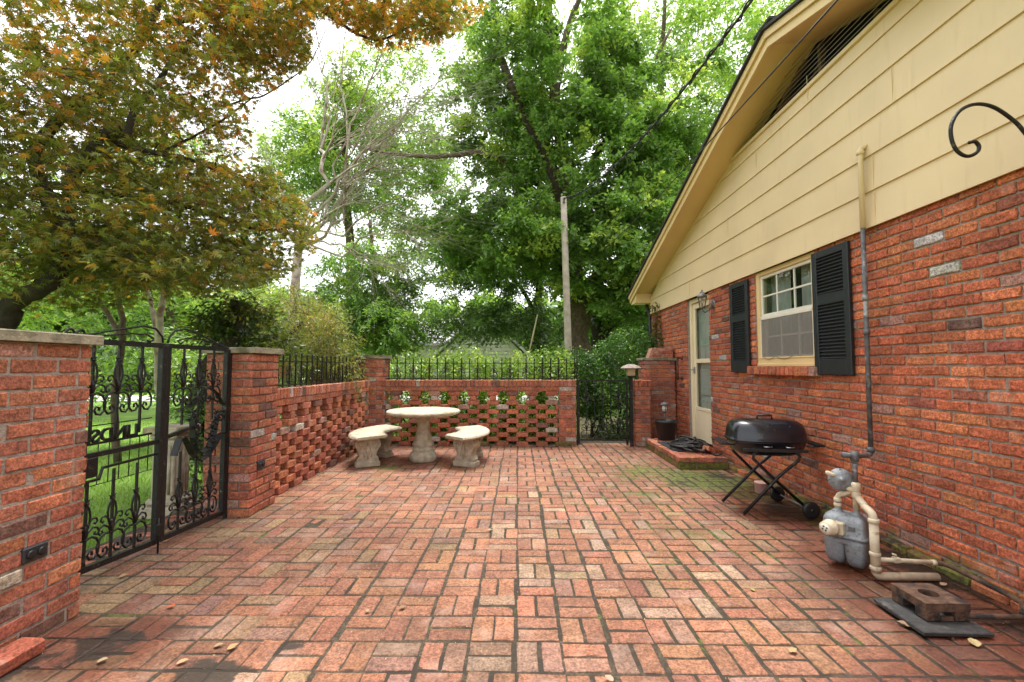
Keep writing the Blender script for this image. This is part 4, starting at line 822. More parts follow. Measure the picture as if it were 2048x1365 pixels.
# ------------------------------------------------------------------ gas meter and pipes
gm = thing('gas_meter', 'grey gas meter with white dial housing near the brick wall', 'gas meter', (2.13, 3.06, 0))
MC = np.array([2.07, 2.96, .02]); MR = rotz(radians(-52)); ml = lambda p: np.asarray(p)@MR.T+MC
def sshell(levels, p, hx_, hy_, off=(0, 0), n=40, pinch=0):
    V = []; th = np.arange(n)*2*pi/n
    for f, g_, z in levels:
        x_ = np.sign(np.cos(th))*np.abs(np.cos(th))**(2/p)*hx_*f; y_ = np.sign(np.sin(th))*np.abs(np.sin(th))**(2/p)*hy_*g_
        y_ = y_*(1-pinch*np.exp(-(x_/.022)**2)); V.append(np.stack([off[0]+x_, off[1]+y_, np.full(n, z)], -1))
    V = np.concatenate(V)@MR.T+MC; m = len(levels); i = np.arange(m-1)[:, None]*n; j = np.arange(n)[None]; k = (j+1) % n
    return V, [np.stack([i+j, i+k, i+n+k, i+n+j], -1).reshape(-1, 4), np.arange(n)[None, ::-1], (np.arange(n)+(m-1)*n)[None]]
mb = MB(); mb.add(*sshell([(1.0, 1.0, .176), (1.07, 1.08, .178), (1.08, 1.09, .186), (1.07, 1.08, .194), (1, 1, .197), (.99, .99, .25), (.97, .95, .275), (.88, .82, .296), (.7, .6, .308), (.3, .3, .314)], 5, .118, .098), smooth=True)
for a in range(10): q = a*2*pi/10+.3; mb.lathe([(.006, .172), (.006, .2), (0, .202)], ml((.118*1.03*np.sign(cos(q))*abs(cos(q))**.5, .10*1.03*np.sign(sin(q))*abs(sin(q))**.5, 0)), 6)
mb.build('upper_case', M['grey'], gm)
mb = MB()
for s_ in (-1, 1): mb.add(*sshell([(.25, .35, .004), (.72, .78, .014), (.9, .92, .045), (.98, .98, .09), (1, 1, .14), (1.0, 1, .175)], 3.6, .061, .096, (s_*.054, 0)), smooth=True)
mb.cbox(ml((0, -.06, .155)), (.09, .075, .028), .004, MR); mb.build('lower_case', M['grey'], gm)
dirv = MR@np.array([-.25, -1, 0.]); dirv /= np.linalg.norm(dirv); A_ = np.stack([np.cross((0, 0, 1), dirv), (0, 0, 1), dirv], 1); dpos = ml((-.045, -.13, .238)); mb = MB()
mb.lathe([(.036, -.05), (.038, 0), (.047, .004), (.047, .022), (.040, .026), (.040, .058), (.034, .064), (0, .064)], dpos, 28, R=A_); mb.cbox(ml((-.03, -.11, .235)), (.09, .04, .075), .006, MR); dh = mb.build('dial_housing', M['pipe'], gm)
mb = MB(); mb.lathe([(0, .0645), (.030, .0645), (.030, .066), (0, .066)], dpos, 24, R=A_); mb.build('dial_face', M['white'], dh)
for a in range(4): q = A_@np.array([.014*cos(a*1.6+.4), .012*sin(a*1.6+.4), .0665]); mb = MB(); mb.lathe([(.0055, 0), (.0055, .001), (0, .001)], dpos+q, 10, R=A_); mb.build('dial', M['pot'], dh)
mb = MB(); mb.cbox(ml((.05, -.104, .245)), (.035, .006, .03), .002, MR); mb.build('badge', M['gpipe'], gm)
UA, UB = ml((-.05, .0, 0)), ml((.05, 0, 0))
for U_, zt in ((UA, .37), (UB, .40)): mb = MB(); mb.lathe([(.03, .296), (.033, .31), (.026, .318), (.017, .324), (.017, zt)], (U_[0], U_[1], .02), 16); mb.build('pipe_union', M['grey'], gm)
keep(gm)
gp = thing('gas_pipe', 'cream painted gas pipe loop joined to the meter and regulator', 'pipe', (2.2, 2.9, 0))
a3 = lambda U_, z, dx=0, dy=0: np.array([U_[0]+dx, U_[1]+dy, z])
mb = MB(); mb.tube([a3(UA, .36), a3(UA, .415), a3(UA, .435, .006, -.01), a3(UA, .445, .02, -.03), a3(UB, .47, -.01, .02), a3(UB, .47)], .0155, 10); mb.lathe([(.02, -.012), (.0225, 0), (.02, .012)], a3(UA, .40), 12); mb.lathe([(.02, -.012), (.0225, 0), (.02, .012)], a3(UA, .37), 12)
mb.tube([a3(UB, .36), a3(UB, .53)], .0185, 12); mb.lathe([(.022, -.026), (.026, -.02), (.026, .02), (.022, .026)], a3(UB, .50), 14); mb.lathe([(.022, -.02), (.025, -.014), (.025, .014), (.022, .02)], a3(UB, .455), 14)
D0 = np.array([2.085, 2.765, 0])
mb.tube([a3(UB, .44), a3(UB, .43, 0, -.03), (D0+a3(UB, 0))/2+(0, 0, .405), D0+(0, .035, .395), D0+(0, .012, .385), D0+(0, 0, .355), D0+(0, 0, .32)], .0215, 12)
mb.tube([D0+(0, 0, .34), D0+(0, 0, .05)], .0235, 14)
for z in (.345, .155, .075): mb.lathe([(.0245, -.013), (.029, -.009), (.029, .009), (.0245, .013)], D0+(0, 0, z), 16)
mb.tube([D0+(0, 0, .08), D0+(.0, 0, .05), D0+(.012, 0, .032), D0+(.04, 0, .028), D0+(.36, .005, .024)], .022, 12)
mb.build('pipe_run', M['pipe'], gp)
mb = MB(); mb.tube([D0+(.0, 0, .125), D0+(.15, 0, .118), (2.44, 2.765, .108)], .0125, 10); mb.cbox(D0+(.12, 0, .122), (.04, .032, .032), .006); mb.tube([D0+(.12, 0, .13), D0+(.12, 0, .15), D0+(.10, 0, .155)], .006, 6); mb.lathe([(.016, -.012), (.016, .012)], (2.42, 2.765, .108), 10, axis=0); mb.build('branch_pipe', M['pipe'], gp)
mb = MB(); mb.tube([(2.43, 2.765, .108), (2.465, 2.75, .106), (2.478, 2.72, .105), (2.485, 2.42, .094), (2.485, 2.36, .085), (2.48, 2.342, .065), (2.48, 2.34, .03)], .0135, 10); mb.tube([(2.48, 2.35, .035), (2.46, 2.335, .028), (2.16, 2.33, .035)], .0125, 10)
mb.lathe([(.02, -.012), (.02, .012)], (2.48, 2.342, .045), 12); mb.build('rusty_branch', M['rust'], gp); keep(gp)
rg = thing('gas_regulator', 'round grey gas regulator above the meter', 'regulator', (2.05, 2.95, .5))
RC = np.array([UB[0]-.065, UB[1]+.04, .535]); ax_ = np.array([-.30, -.9, .15]); ax_ /= np.linalg.norm(ax_); e1 = np.cross((0, 0, 1), ax_); e1 /= np.linalg.norm(e1); RR = np.stack([e1, np.cross(ax_, e1), ax_], 1)
mb = MB(); mb.lathe([(.02, -.04), (.04, -.03), (.058, -.014), (.068, -.006), (.070, .004), (.060, .008), (.056, .014), (.035, .026), (.014, .030), (.012, .045), (0, .046)], RC, 30, R=RR)
for a in range(8): mb.lathe([(.005, -.01), (.005, .010), (0, .012)], RC+RR@np.array([.063*cos(a*pi/4), .063*sin(a*pi/4), 0]), 6, R=RR)
mb.build('diaphragm_case', M['grey'], rg)
mb = MB(); mb.tube([RC+(-.02, 0, .02), RC+np.array([-.085, .0, .045])], .013, 10); mb.tube([RC+(.0, 0, -.03), a3(UB, .47)], .016, 10); mb.build('vent_spout', M['pipe'], rg); keep(rg)
rp = thing('riser_pipe', 'grey riser pipe on the brick wall painted cream over the siding', 'pipe', (2.56, 3.39, .6))
T0 = a3(UB, .69); mb = MB(); mb.tube([a3(UB, .52), T0], .0145, 10); mb.lathe([(.0165, -.015), (.02, 0), (.0165, .015)], a3(UB, .66), 10); mb.tube([T0+(-.075, .0, .008), T0, (2.50, 3.34, .615), (2.548, 3.388, .613), (2.56, 3.392, .63), (2.56, 3.392, .66)], .0175, 10)
mb.lathe([(.024, -.03), (.026, 0), (.024, .03)], T0, 12); mb.lathe([(.022, -.02), (.025, 0), (.022, .02)], (2.56, 3.392, .645), 12); mb.tube([(2.56, 3.392, .64), (2.56, 3.385, 1.5), (2.56, 3.378, 2.27)], .0165, 10)
for z in (1.75, 1.5): mb.lathe([(.019, -.02), (.022, 0), (.019, .02)], (2.56, 3.383, z), 12)
mb.build('grey_pipe', M['gpipe'], rp)
mb = MB(); mb.tube([(2.56, 3.378, 2.272), (2.56, 3.372, 2.85), (2.562, 3.368, 2.875), (2.60, 3.36, 2.885)], .0185, 10); mb.lathe([(.024, -.018), (.026, 0), (.022, .018)], (2.56, 3.372, 2.845), 12); mb.build('cream_pipe', M['cream2'], rp); keep(rp)
# drain cover plate and cast block
dp = MB(); dp.cbox((2.03, 2.355, .018), (.315, .315, .02), .004, rotz(-.03), jit=.001); tag(dp.build('metal_plate', mat('dark_plate', (.045, .043, .042), .7, .2, noise=.4, nscale=20, bump=.6, col2=(.13, .12, .10), c2scale=16, c2lo=.58, c2hi=.72)), 'dark flat metal plate on the patio under the rusty block', 'metal plate')
mb = MB(); bz = .03; c = np.array([2.06, 2.39]); h = .105
for sx in (-1, 1):
    for sy in (-1, 1): mb.bx(c[0]+sx*(h-.035)-.034, c[0]+sx*(h-.035)+.034, c[1]+sy*(h-.035)-.034, c[1]+sy*(h-.035)+.034, bz, bz+.062, b=.004)
ring = []; n = 32
sq = [(h*max(-1, min(1, 1.42*cos(a))), h*max(-1, min(1, 1.42*sin(a)))) for a in np.arange(n)*2*pi/n]
V = [(c[0]+x, c[1]+y, z) for z in (bz+.045, bz+.084) for x, y in sq]+[(c[0]+.042*cos(a), c[1]+.042*sin(a), z) for z in (bz+.045, bz+.084) for a in np.arange(n)*2*pi/n]
j = np.arange(n); k = (j+1) % n; mb.add(V, np.concatenate([np.stack([j, k, k+n, j+n], -1), np.stack([j+n, k+n, k+3*n, j+3*n], -1), np.stack([j+2*n, j+3*n, k+3*n, k+2*n], -1), np.stack([j, j+2*n, k+2*n, k], -1)]))
mb.bx(c[0]-.03, c[0]+.03, c[1]-.1, c[1]-.085, bz, bz+.02, b=.002); tag(mb.build('cast_iron_block', M['rust']), 'rusty square cast block with round hole on the metal plate', 'iron block')
# shepherd hook on the wall, upper right
hk = thing('plant_hook', 'black curled iron plant hook in front of cream siding, upper right', 'hook', (2.5, 2.2, 2.3))
pts = [(2140, 420), (2110, 350), (2048, 264), (2020, 236), (1985, 214), (1950, 209), (1920, 222), (1903, 250), (1903, 278), (1914, 302), (1934, 313), (1953, 306), (1958, 294), (1950, 284), (1937, 286)]
P = np.array([at(x, y, 2.2) for x, y in pts]); P = np.array([P[0]]+[P[0]]+list(P)+[P[-1]]); out = []
for i in range(1, len(P)-2):
    for t in np.linspace(0, 1, 6, endpoint=False): out.append(.5*((2*P[i])+(-P[i-1]+P[i+1])*t+(2*P[i-1]-5*P[i]+4*P[i+1]-P[i+2])*t*t+(-P[i-1]+3*P[i]-3*P[i+1]+P[i+2])*t**3))
mb = MB(); mb.tube(out, .0085, 8); mb.build('hook_arm', M['iron'], hk)
mb = MB(); mb.bx(2.60, 2.612, 2.18, 2.22, 1.75, 2.05, b=.003); mb.tube([out[0], (2.605, 2.2, float(out[0][2])-.02)], .0085, 8); mb.build('wall_plate', M['iron'], hk); keep(hk)
# ------------------------------------------------------------------ pedestal outside the gate
pd = thing('stone_pedestal', 'fluted stone pedestal on the lawn beyond the iron gate', 'pedestal', (-3.05, 4.0, 0))
C_ = np.array([-3.12, 4.13, -.07]); mb = MB(); mb.cbox(C_+(0, 0, .05), (.32, .32, .10), .01); mb.cbox(C_+(0, 0, .13), (.26, .26, .06), .02); mb.build('plinth', M['stone'], pd)
mb = MB(); mb.cbox(C_+(0, 0, .41), (.2, .2, .52), .008)
for s_ in (-1, 1):
    for q in (-.06, 0, .06): mb.tube([C_+(q, s_*.1, .2), C_+(q, s_*.1, .62)], .014, 6); mb.tube([C_+(s_*.1, q, .2), C_+(s_*.1, q, .62)], .014, 6)
mb.build('shaft', M['stone'], pd)
mb = MB(); mb.cbox(C_+(0, 0, .70), (.24, .24, .05), .015); mb.cbox(C_+(0, 0, .755), (.31, .31, .06), .01); mb.build('top_slab', M['stone'], pd); keep(pd)
# ------------------------------------------------------------------ leaves
def orient(n, droop=0., up=.6, rg_=rng, dirs=None):
    N = rg_.normal(size=(n, 3)); N[:, 2] = np.abs(N[:, 2])*1.0+up; N /= np.linalg.norm(N, axis=1, keepdims=True)
    D = rg_.normal(size=(n, 3)); D[:, 2] -= droop; D = D if dirs is None else D*.75+1.3*dirs/np.maximum(np.linalg.norm(dirs, axis=1, keepdims=True), .01); D -= N*(D*N).sum(1, keepdims=True); D /= np.linalg.norm(D, axis=1, keepdims=True)
    return D, np.cross(N, D), N
def leaves(mb, P, size, cols, droop=.5, up=.5, wid=.42, rg_=rng, dirs=None):
    n = len(P); D, B, N = orient(n, droop, up, rg_, dirs); s = (size*(.65+.7*rg_.random(n)))[:, None]
    V = np.stack([P, P+D*s*.45+B*s*wid*.5-N*s*.06, P+D*s-N*s*.16, P+D*s*.45-B*s*wid*.5-N*s*.06], 1).reshape(-1, 3)
    F = np.arange(n*4).reshape(n, 4); mb.add(V, F, cols)
a_ = []
for k, (ang, ln) in enumerate(((-2.45, .42), (-1.25, .72), (-.62, .93), (0, 1.0), (.62, .93), (1.25, .72), (2.45, .42))):
    if k: pa = (a_prev+ang)/2; a_.append((pa, .30 if abs(pa) < 1.6 else .24))
    a_.append((ang-.13, ln*.62)); a_.append((ang, ln)); a_.append((ang+.13, ln*.62)); a_prev = ang
a_.append((pi, .10)); MT = np.array([(r*cos(t), r*sin(t), -.28*r*r) for t, r in a_])
def mapleleaves(mb, P, size, cols, rg_=rng, droop=.6, up=.7, dirs=None):
    n = len(P); D, B, N = orient(n, droop, up, rg_, dirs); s = size*(.6+.6*rg_.random(n)); m = len(MT)
    V = P[:, None]+s[:, None, None]*(MT[None, :, :1]*D[:, None]+MT[None, :, 1:2]*B[:, None]+MT[None, :, 2:]*N[:, None]*(.4+1.2*rg_.random((n, 1, 1))))
    V = np.concatenate([P[:, None], V], 1).reshape(-1, 3); j = np.arange(m); F = np.stack([np.zeros(m, int), 1+j, 1+(j+1) % m], -1)
    Fa = (F[None]+(np.arange(n)*(m+1))[:, None, None]).reshape(-1, 3); mb.add(V, Fa, np.repeat(cols, m, 0))
def curve(a, b, bow, rg_, n=6):
    t = np.linspace(0, 1, n)[:, None]; d = np.linalg.norm(b-a); off = rg_.normal(size=3)*d*.13; off[2] += bow*d
    P = a+(b-a)*t+off*np.sin(pi*t); P[1:-1] += rg_.normal(size=(n-2, 3))*d*.03; return P
def tree(name, label, cat, base, limbs, blobs, nleaf, lsize, colfn, bark, lmat, seed, group=None, keepf=None, flat=.55, spread=.5, droop=.5, up=.5, kind='quad', bow=.08, twig=.006, wid=.42, tw=3, shell=.35, gap=None):
    rg_ = np.random.default_rng(seed); t = thing(name, label, cat, tuple(base), group); tk = MB(); nodes = []; nr = []
    for pts, r0, r1 in limbs:
        P = np.array(pts, float); Q = []
        PP = np.vstack([P[:1]*2-P[1:2], P, P[-1:]*2-P[-2:-1]])
        for i in range(1, len(PP)-2):
            for s_ in np.linspace(0, 1, 5, endpoint=False): Q.append(.5*((2*PP[i])+(-PP[i-1]+PP[i+1])*s_+(2*PP[i-1]-5*PP[i]+4*PP[i+1]-PP[i+2])*s_**2+(-PP[i-1]+3*PP[i]-3*PP[i+1]+PP[i+2])*s_**3))
        Q.append(PP[-2]); Q = np.array(Q); rr = np.linspace(r0, r1, len(Q)); Q[1:-1] += rg_.normal(size=(len(Q)-2, 3))*rr[1:-1, None]*.15
        tk.tube(Q, rr, 9); st = len(Q)//4 if len(pts) > 2 and r0 > .12 else 0; nodes += list(Q[st:]); nr += list(rr[st:])
    cl = []
    for cx_, cy_, cz_, rx, ry, rz, nc in blobs:
        d = rg_.normal(size=(nc*3, 3)); d /= np.linalg.norm(d, axis=1, keepdims=True); rad = shell+(1-shell)*rg_.random(nc*3)**.6
        Q = np.array([cx_, cy_, cz_])+d*rad[:, None]*np.array([rx, ry, rz])
        if keepf is not None: Q = Q[keepf(Q)]
        cl.append(Q[:nc])
    cl = np.concatenate(cl); nodes = np.array(nodes); nr = np.array(nr)
    dist = np.array([np.linalg.norm(nodes-q, axis=1).min() for q in cl]); order = np.argsort(dist)
    for q in cl[order]:
        d = np.linalg.norm(nodes-q, axis=1)+.5*np.abs(np.minimum(0, q[2]-nodes[:, 2])); i = d.argmin(); a = nodes[i]; L_ = np.linalg.norm(q-a)
        r0 = min(nr[i]*.7, twig+.011*L_+.002); P = curve(a, q, bow, rg_); rr = np.linspace(r0, max(.0018, twig*.45), len(P)); tk.tube(P, rr, 5, cap=False)
        nodes = np.vstack([nodes, P[2:]]); nr = np.concatenate([nr, rr[2:]])
        for k in range(tw):
            e = q+rg_.normal(size=3)*spread*np.array([.8, .8, flat*.8]); tk.tube(curve(q, e, .05, rg_, 4), np.linspace(twig*.5, .0012, 4), 4, cap=False)
    tk.build('trunk', bark, t)
    if nleaf:
        n = len(cl)*nleaf; ci = np.repeat(np.arange(len(cl)), nleaf); NS = 9; sd_r = rg_.normal(size=(len(cl), NS, 3))*np.array([1, 1, flat]); sd_r /= np.linalg.norm(sd_r*np.array([1, 1, 1/flat]), axis=2, keepdims=True); sd_r *= (.6+.8*rg_.random((len(cl), NS, 1)))
        si = rg_.integers(0, NS, n); tt = rg_.random(n)**.75; dirs = sd_r[ci, si]; g_ = dirs*(tt*spread*1.25)[:, None]+rg_.normal(size=(n, 3))*spread*.11; P = cl[ci]+g_; P[:, 2] -= droop*.28*(np.hypot(g_[:, 0], g_[:, 1])**2)/max(spread, .1)
        if keepf is not None: kk = keepf(P, .0); P, ci, dirs = P[kk], ci[kk], dirs[kk]
        if gap: kk = vnoise(P[:, 0], P[:, 1], P[:, 2], gap[0], seed+5) > gap[1]; P, ci, dirs = P[kk], ci[kk], dirs[kk]
        cr_ = rg_.random(len(cl)); cols = colfn(P, cr_[ci], rg_); cb = MB()
        if kind == 'quad': leaves(cb, P, lsize, cols, droop, up, wid, rg_, dirs)
        else: mapleleaves(cb, P, lsize, cols, rg_, droop, up, dirs)
        cb.build('crown', lmat, t)
    keep(t); return t
def greens(dark, mid, light, pl=.12):
    dark, mid, light = map(np.array, (dark, mid, light))
    def f(P, cr, rg_):
        nz = vnoise(P[:, 0], P[:, 1], P[:, 2], 1.1, 61); x = np.clip(cr*.5+nz*.45+rg_.random(len(P))*.3-.15, 0, 1)[:, None]; c = dark+(mid-dark)*np.clip(x*1.5, 0, 1.25); m = ((cr > 1-pl) & (rg_.random(len(P)) < .7))[:, None]
        c = np.where(m, light, c); return np.clip(c*(1+rg_.normal(size=(len(P), 1))*.14), .005, 1)
    return f
A = lambda x, y, Y: tuple(at(x, y, Y))
def B(x, y, Y, rx, ry, n, dy=None):    # blob given by where its centre shows and its half sizes in photo pixels
    p = at(x, y, Y); k = Y/FPX; return (p[0], p[1], p[2], rx*k, (dy if dy else rx*k*.8), ry*k, n)
gr1 = greens((.07, .13, .035), (.21, .35, .09), (.42, .50, .13), .12); gr2 = greens((.11, .19, .05), (.26, .40, .10), (.42, .52, .13), .18); gr3 = greens((.045, .085, .028), (.13, .23, .06), (.26, .38, .09), .1)
# central shade tree
grc = greens((.065, .12, .033), (.20, .34, .085), (.40, .49, .12), .11)
def limbgap(P, slack=1.):
    x, y = proj(P); pl_ = np.array([(1118, 400), (1085, 300), (1045, 225), (1005, 110)]); d = np.full(len(P), 1e9)
    for a, b in zip(pl_[:-1], pl_[1:]):
        v = b-a; t_ = np.clip(((x-a[0])*v[0]+(y-a[1])*v[1])/(v@v), 0, 1); d = np.minimum(d, np.hypot(x-a[0]-t_*v[0], y-a[1]-t_*v[1]))
    g_ = vnoise(P[:, 0], P[:, 1], P[:, 2], 1.0, 301)
    return ~((d < 8) & (P[:, 1] < 13.6)) & (g_ > .16) & ~((np.hypot(x-1130, (y-15)*1.0) < 34) & (g_ < .75))
tree('shade_tree', 'tall leafy green shade tree behind the utility pole, dark split trunk', 'tree', (1.85, 13.2, 0),
 [([(1.85, 13.2, -.1), A(1160, 640, 13.2), A(1150, 540, 13.2), A(1128, 430, 13.4), A(1085, 300, 13.6), A(1040, 220, 13.4), A(1000, 110, 13.2), A(985, 0, 13)], .34, .07),
  ([A(1150, 540, 13.2), A(1140, 400, 13), A(1110, 200, 13), A(1100, 60, 13), A(1095, -120, 13)], .24, .07),
  ([A(1110, 200, 13), A(1135, 60, 13.4), A(1165, -20, 13.5), A(1190, -120, 13.6)], .12, .05),
  ([A(1140, 420, 13), A(1200, 300, 13.5), A(1280, 180, 13.6), A(1340, 60, 13.5)], .15, .04),
  ([A(1128, 430, 13.4), A(1050, 340, 13), A(1010, 325, 12.8), A(960, 305, 12.6), A(900, 312, 12.4), A(820, 312, 12.2), A(740, 300, 12), A(690, 285, 12)], .13, .02),
  ([A(1160, 580, 13.2), A(1230, 520, 12.6), A(1320, 470, 12.2)], .12, .04), ([A(1150, 560, 13.2), A(1050, 480, 12.8), A(960, 440, 12.4)], .12, .04)],
 [B(1180, 330, 13, 210, 150, 165), B(1110, 120, 13, 180, 130, 110), B(1300, 240, 13.4, 160, 150, 85), B(1230, 500, 12.4, 200, 120, 130), B(1020, 470, 12.2, 170, 80, 95), B(1080, -60, 13, 260, 120, 50), B(1000, 230, 13.6, 125, 130, 62), B(1330, 560, 12, 120, 80, 42)],
 290, .125, grc, M['bark'], M['leaf'], 11, 'tall trees beyond the patio wall', spread=.5, flat=.55, up=.55, wid=.5, shell=.5, keepf=limbgap, droop=.8)
tree('shade_tree', 'dark twin-trunked tree to the right of the utility pole', 'tree', (2.9, 14.5, 0),
 [([(2.7, 14.6, -.1), A(1196, 640, 14.5), A(1200, 520, 14.5), A(1230, 400, 14.6)], .27, .12), ([(2.95, 14.3, -.1), A(1218, 650, 14.3), A(1222, 590, 14.3), A(1260, 480, 14.5)], .25, .1), ([A(1218, 660, 14.3), A(1250, 645, 14), A(1290, 655, 13.6)], .07, .02)],
 [B(1290, 420, 15, 150, 120, 70), B(1240, 610, 13.6, 90, 35, 26)], 170, .15, gr3, M['barkd'], M['leaf'], 12, 'tall trees beyond the patio wall', spread=.5, flat=.5, up=.7, droop=.8)
# light green trees farther back
tree('background_tree', 'pale yellow-green tree filling the sky beside the house gable', 'tree', (6.5, 21, 0), [([(6.5, 21, 0), A(1330, 450, 21), A(1320, 200, 21), A(1330, 0, 21)], .3, .08)],
 [B(1340, 130, 21, 230, 190, 160), B(1200, -20, 21, 200, 120, 70), B(1480, 60, 20, 130, 130, 60), B(1380, 380, 20, 110, 160, 45)], 120, .19, gr2, M['bark'], M['leaf'], 13, 'tall trees beyond the patio wall', spread=.75, flat=.5, up=.7, gap=(.7, .30))
tree('background_tree', 'airy light green tree behind the bare pale branches', 'tree', (-6.8, 19, 0), [([(-6.8, 19, 0), A(700, 500, 19), A(690, 300, 19), A(700, 150, 19)], .25, .06)],
 [B(690, 330, 19, 150, 160, 150), B(750, 190, 19, 110, 110, 40), B(850, 400, 18, 100, 150, 70), B(600, 330, 19, 100, 90, 48), B(790, 330, 20, 130, 150, 60), B(900, 130, 20, 110, 110, 26)], 180, .16, gr2, M['bark'], M['leaf'], 14, 'tall trees beyond the patio wall', spread=.7, flat=.5, up=.6, gap=(.8, .24))
tree('background_tree', 'mid green drooping tree left of the grey neighbouring house', 'tree', (-4.6, 15, 0), [([(-4.6, 15, 0), A(755, 620, 15), A(745, 520, 15), A(740, 440, 15)], .16, .05)],
 [B(740, 550, 15, 115, 75, 80), B(700, 640, 14, 130, 65, 70), B(800, 650, 14.5, 110, 55, 55), B(880, 560, 16, 70, 60, 8)], 170, .12, gr1, M['bark'], M['leaf'], 15, 'tall trees beyond the patio wall', spread=.5, droop=1.6, flat=.6, up=.6)
tree('background_tree', 'dark spreading tree whose boughs hang before the grey house', 'tree', (1.0, 17, 0), [([(.95, 17, 0), A(1076, 640, 17), A(1078, 560, 17), A(1060, 470, 17)], .22, .09), ([A(1076, 640, 17), A(1030, 560, 16.5), A(960, 510, 16), A(880, 520, 15.6)], .09, .02), ([A(1076, 690, 17), A(1055, 680, 16.6), A(1040, 620, 16)], .08, .02)],
 [B(980, 540, 16.4, 140, 45, 75), B(990, 640, 15.6, 130, 34, 66), B(1090, 500, 16.5, 100, 70, 55), B(900, 500, 17, 80, 60, 22), B(1100, 640, 16, 60, 60, 16)], 150, .13, gr3, M['barkd'], M['leaf'], 16, 'tall trees beyond the patio wall', spread=.55, droop=1.2, flat=.4, up=.8)
tree('background_tree', 'green tree seen low behind the iron gate crest', 'tree', (-9.5, 13.5, 0), [([(-9.5, 13.5, 0), A(330, 560, 13.5), A(330, 400, 13.5)], .16, .06)],
 [B(130, 560, 13, 240, 110, 90), B(380, 560, 13.5, 190, 120, 85), B(500, 640, 12.8, 110, 60, 40), B(300, 380, 14, 260, 130, 60)], 120, .15, gr2, M['bark'], M['leaf'], 17, 'tall trees beyond the patio wall', spread=.75)
# bare pale tree
def bare():
    rg_ = np.random.default_rng(3); t = thing('bare_tree', 'leafless pale-barked tree fanning out above the corner pillar', 'tree', (-5.3, 11.2, 0)); mb = MB()
    def grow(p, d, L, r, lev):
        n = 6; P = [p]; q = p.copy()
        for i in range(n): d = d+rg_.normal(size=3)*.085; d[2] += .025*(lev < 2)+.0; d /= np.linalg.norm(d); q = q+d*L/n; P.append(q.copy())
        mb.tube(P, np.linspace(r, r*.6, n+1), 7 if lev < 2 else 4, cap=False)
        if lev >= 5: return
        for k in range(3 if lev < 4 else 2):
            i = rg_.integers(2, n+1); a = rg_.normal(size=3); a[0] += .55; a[2] += .15; a -= d*a.dot(d); a /= np.linalg.norm(a); dd = d*cos(.55)+a*sin(.45+.25*rg_.random()); grow(P[i], dd/np.linalg.norm(dd), L*(.62+.2*rg_.random()), r*.5, lev+1)
        if lev: grow(P[-1], d, L*.75, r*.55, lev+1)
    Yd = 11.2; base = np.array([-5.3, Yd, -.1]); hub = np.array(A(598, 480, Yd))
    mb.tube([base, np.array(A(585, 640, Yd)), hub], [.13, .115, .10], 10)
    for e, r in ((A(640, 300, Yd), .062), (A(700, 250, 10.8), .045), (A(760, 290, 10.6), .04), (A(655, 430, 10.6), .035), (A(690, 380, 11.6), .035), (A(560, 380, 11.6), .03), (A(740, 470, 10.6), .03), (A(720, 520, 10.8), .028), (A(790, 400, 10.9), .026), (A(680, 170, 11.4), .03)):
        e = np.array(e); P = curve(hub, e, .02, rg_, 8); mb.tube(P, np.linspace(r, r*.6, 8), 8, cap=False); d = e-hub; L = np.linalg.norm(d); grow(e, d/L, L*.45, r*.6, 2)
        for k in (3, 5, 6): a = rg_.normal(size=3)*.6+d/L; a[0] += .5; grow(P[k], a/np.linalg.norm(a), L*.45, r*.45, 2)
    for e in (A(646, 120, Yd),): P = curve(np.array(A(640, 300, Yd)), np.array(e), .0, rg_, 7); mb.tube(P, np.linspace(.038, .014, 7), 6); [grow(P[k], np.array([rg_.normal()*.5, 0, .9]), .8, .018, 3) for k in (2, 4, 6)]
    mb.build('trunk', M['barkp'], t); keep(t)
bare()
# weeping shrub behind the left railing + trunk behind the pillar
olive = greens((.09, .11, .03), (.24, .26, .07), (.40, .28, .10), .2)
tree('weeping_maple', 'weeping olive-leaved shrub behind the left iron railing', 'shrub', (-3.6, 6.4, 0), [([(-3.6, 6.4, -.1), (-3.55, 6.4, .9), (-3.4, 6.5, 1.5), (-3.2, 6.7, 1.9)], .07, .03), ([(-3.55, 6.4, .9), (-3.9, 6.2, 1.6), (-4.1, 6.1, 1.9)], .05, .02)],
 [B(620, 670, 6.6, 95, 75, 90), B(560, 640, 7.2, 110, 70, 50), B(640, 740, 6.4, 70, 35, 40)], 120, .055, olive, M['barkd'], M['leaf'], 21, spread=.24, droop=1.6, flat=1., wid=.22)
tree('crape_myrtle', 'slender tree with peeling reddish trunk behind the gate centre', 'tree', (-4.9, 6.0, 0), [([(-4.75, 6.2, -.1), A(320, 800, 6.2), A(318, 680, 6.2), A(325, 600, 6.2), A(345, 540, 6.2)], .058, .035), ([A(322, 700, 6.2), A(300, 600, 6.4), A(280, 540, 6.4)], .035, .02)], [B(320, 520, 6.4, 120, 60, 20)], 60, .08, olive, M['barkp'], M['leaf'], 22, 'slim trees beyond the gate', spread=.3)
tree('crape_myrtle', 'slender brown-trunked tree left of the gate centre', 'tree', (-5.6, 6.2, 0), [([(-5.5, 6.3, -.1), A(228, 800, 6.3), A(246, 680, 6.3), A(236, 590, 6.3), A(230, 540, 6.3)], .048, .03), ([A(246, 680, 6.3), A(205, 610, 6.3), A(185, 560, 6.3)], .035, .02)], [B(220, 520, 6.4, 130, 60, 20)], 60, .08, olive, M['bark'], M['leaf'], 23, 'slim trees beyond the gate', spread=.3)
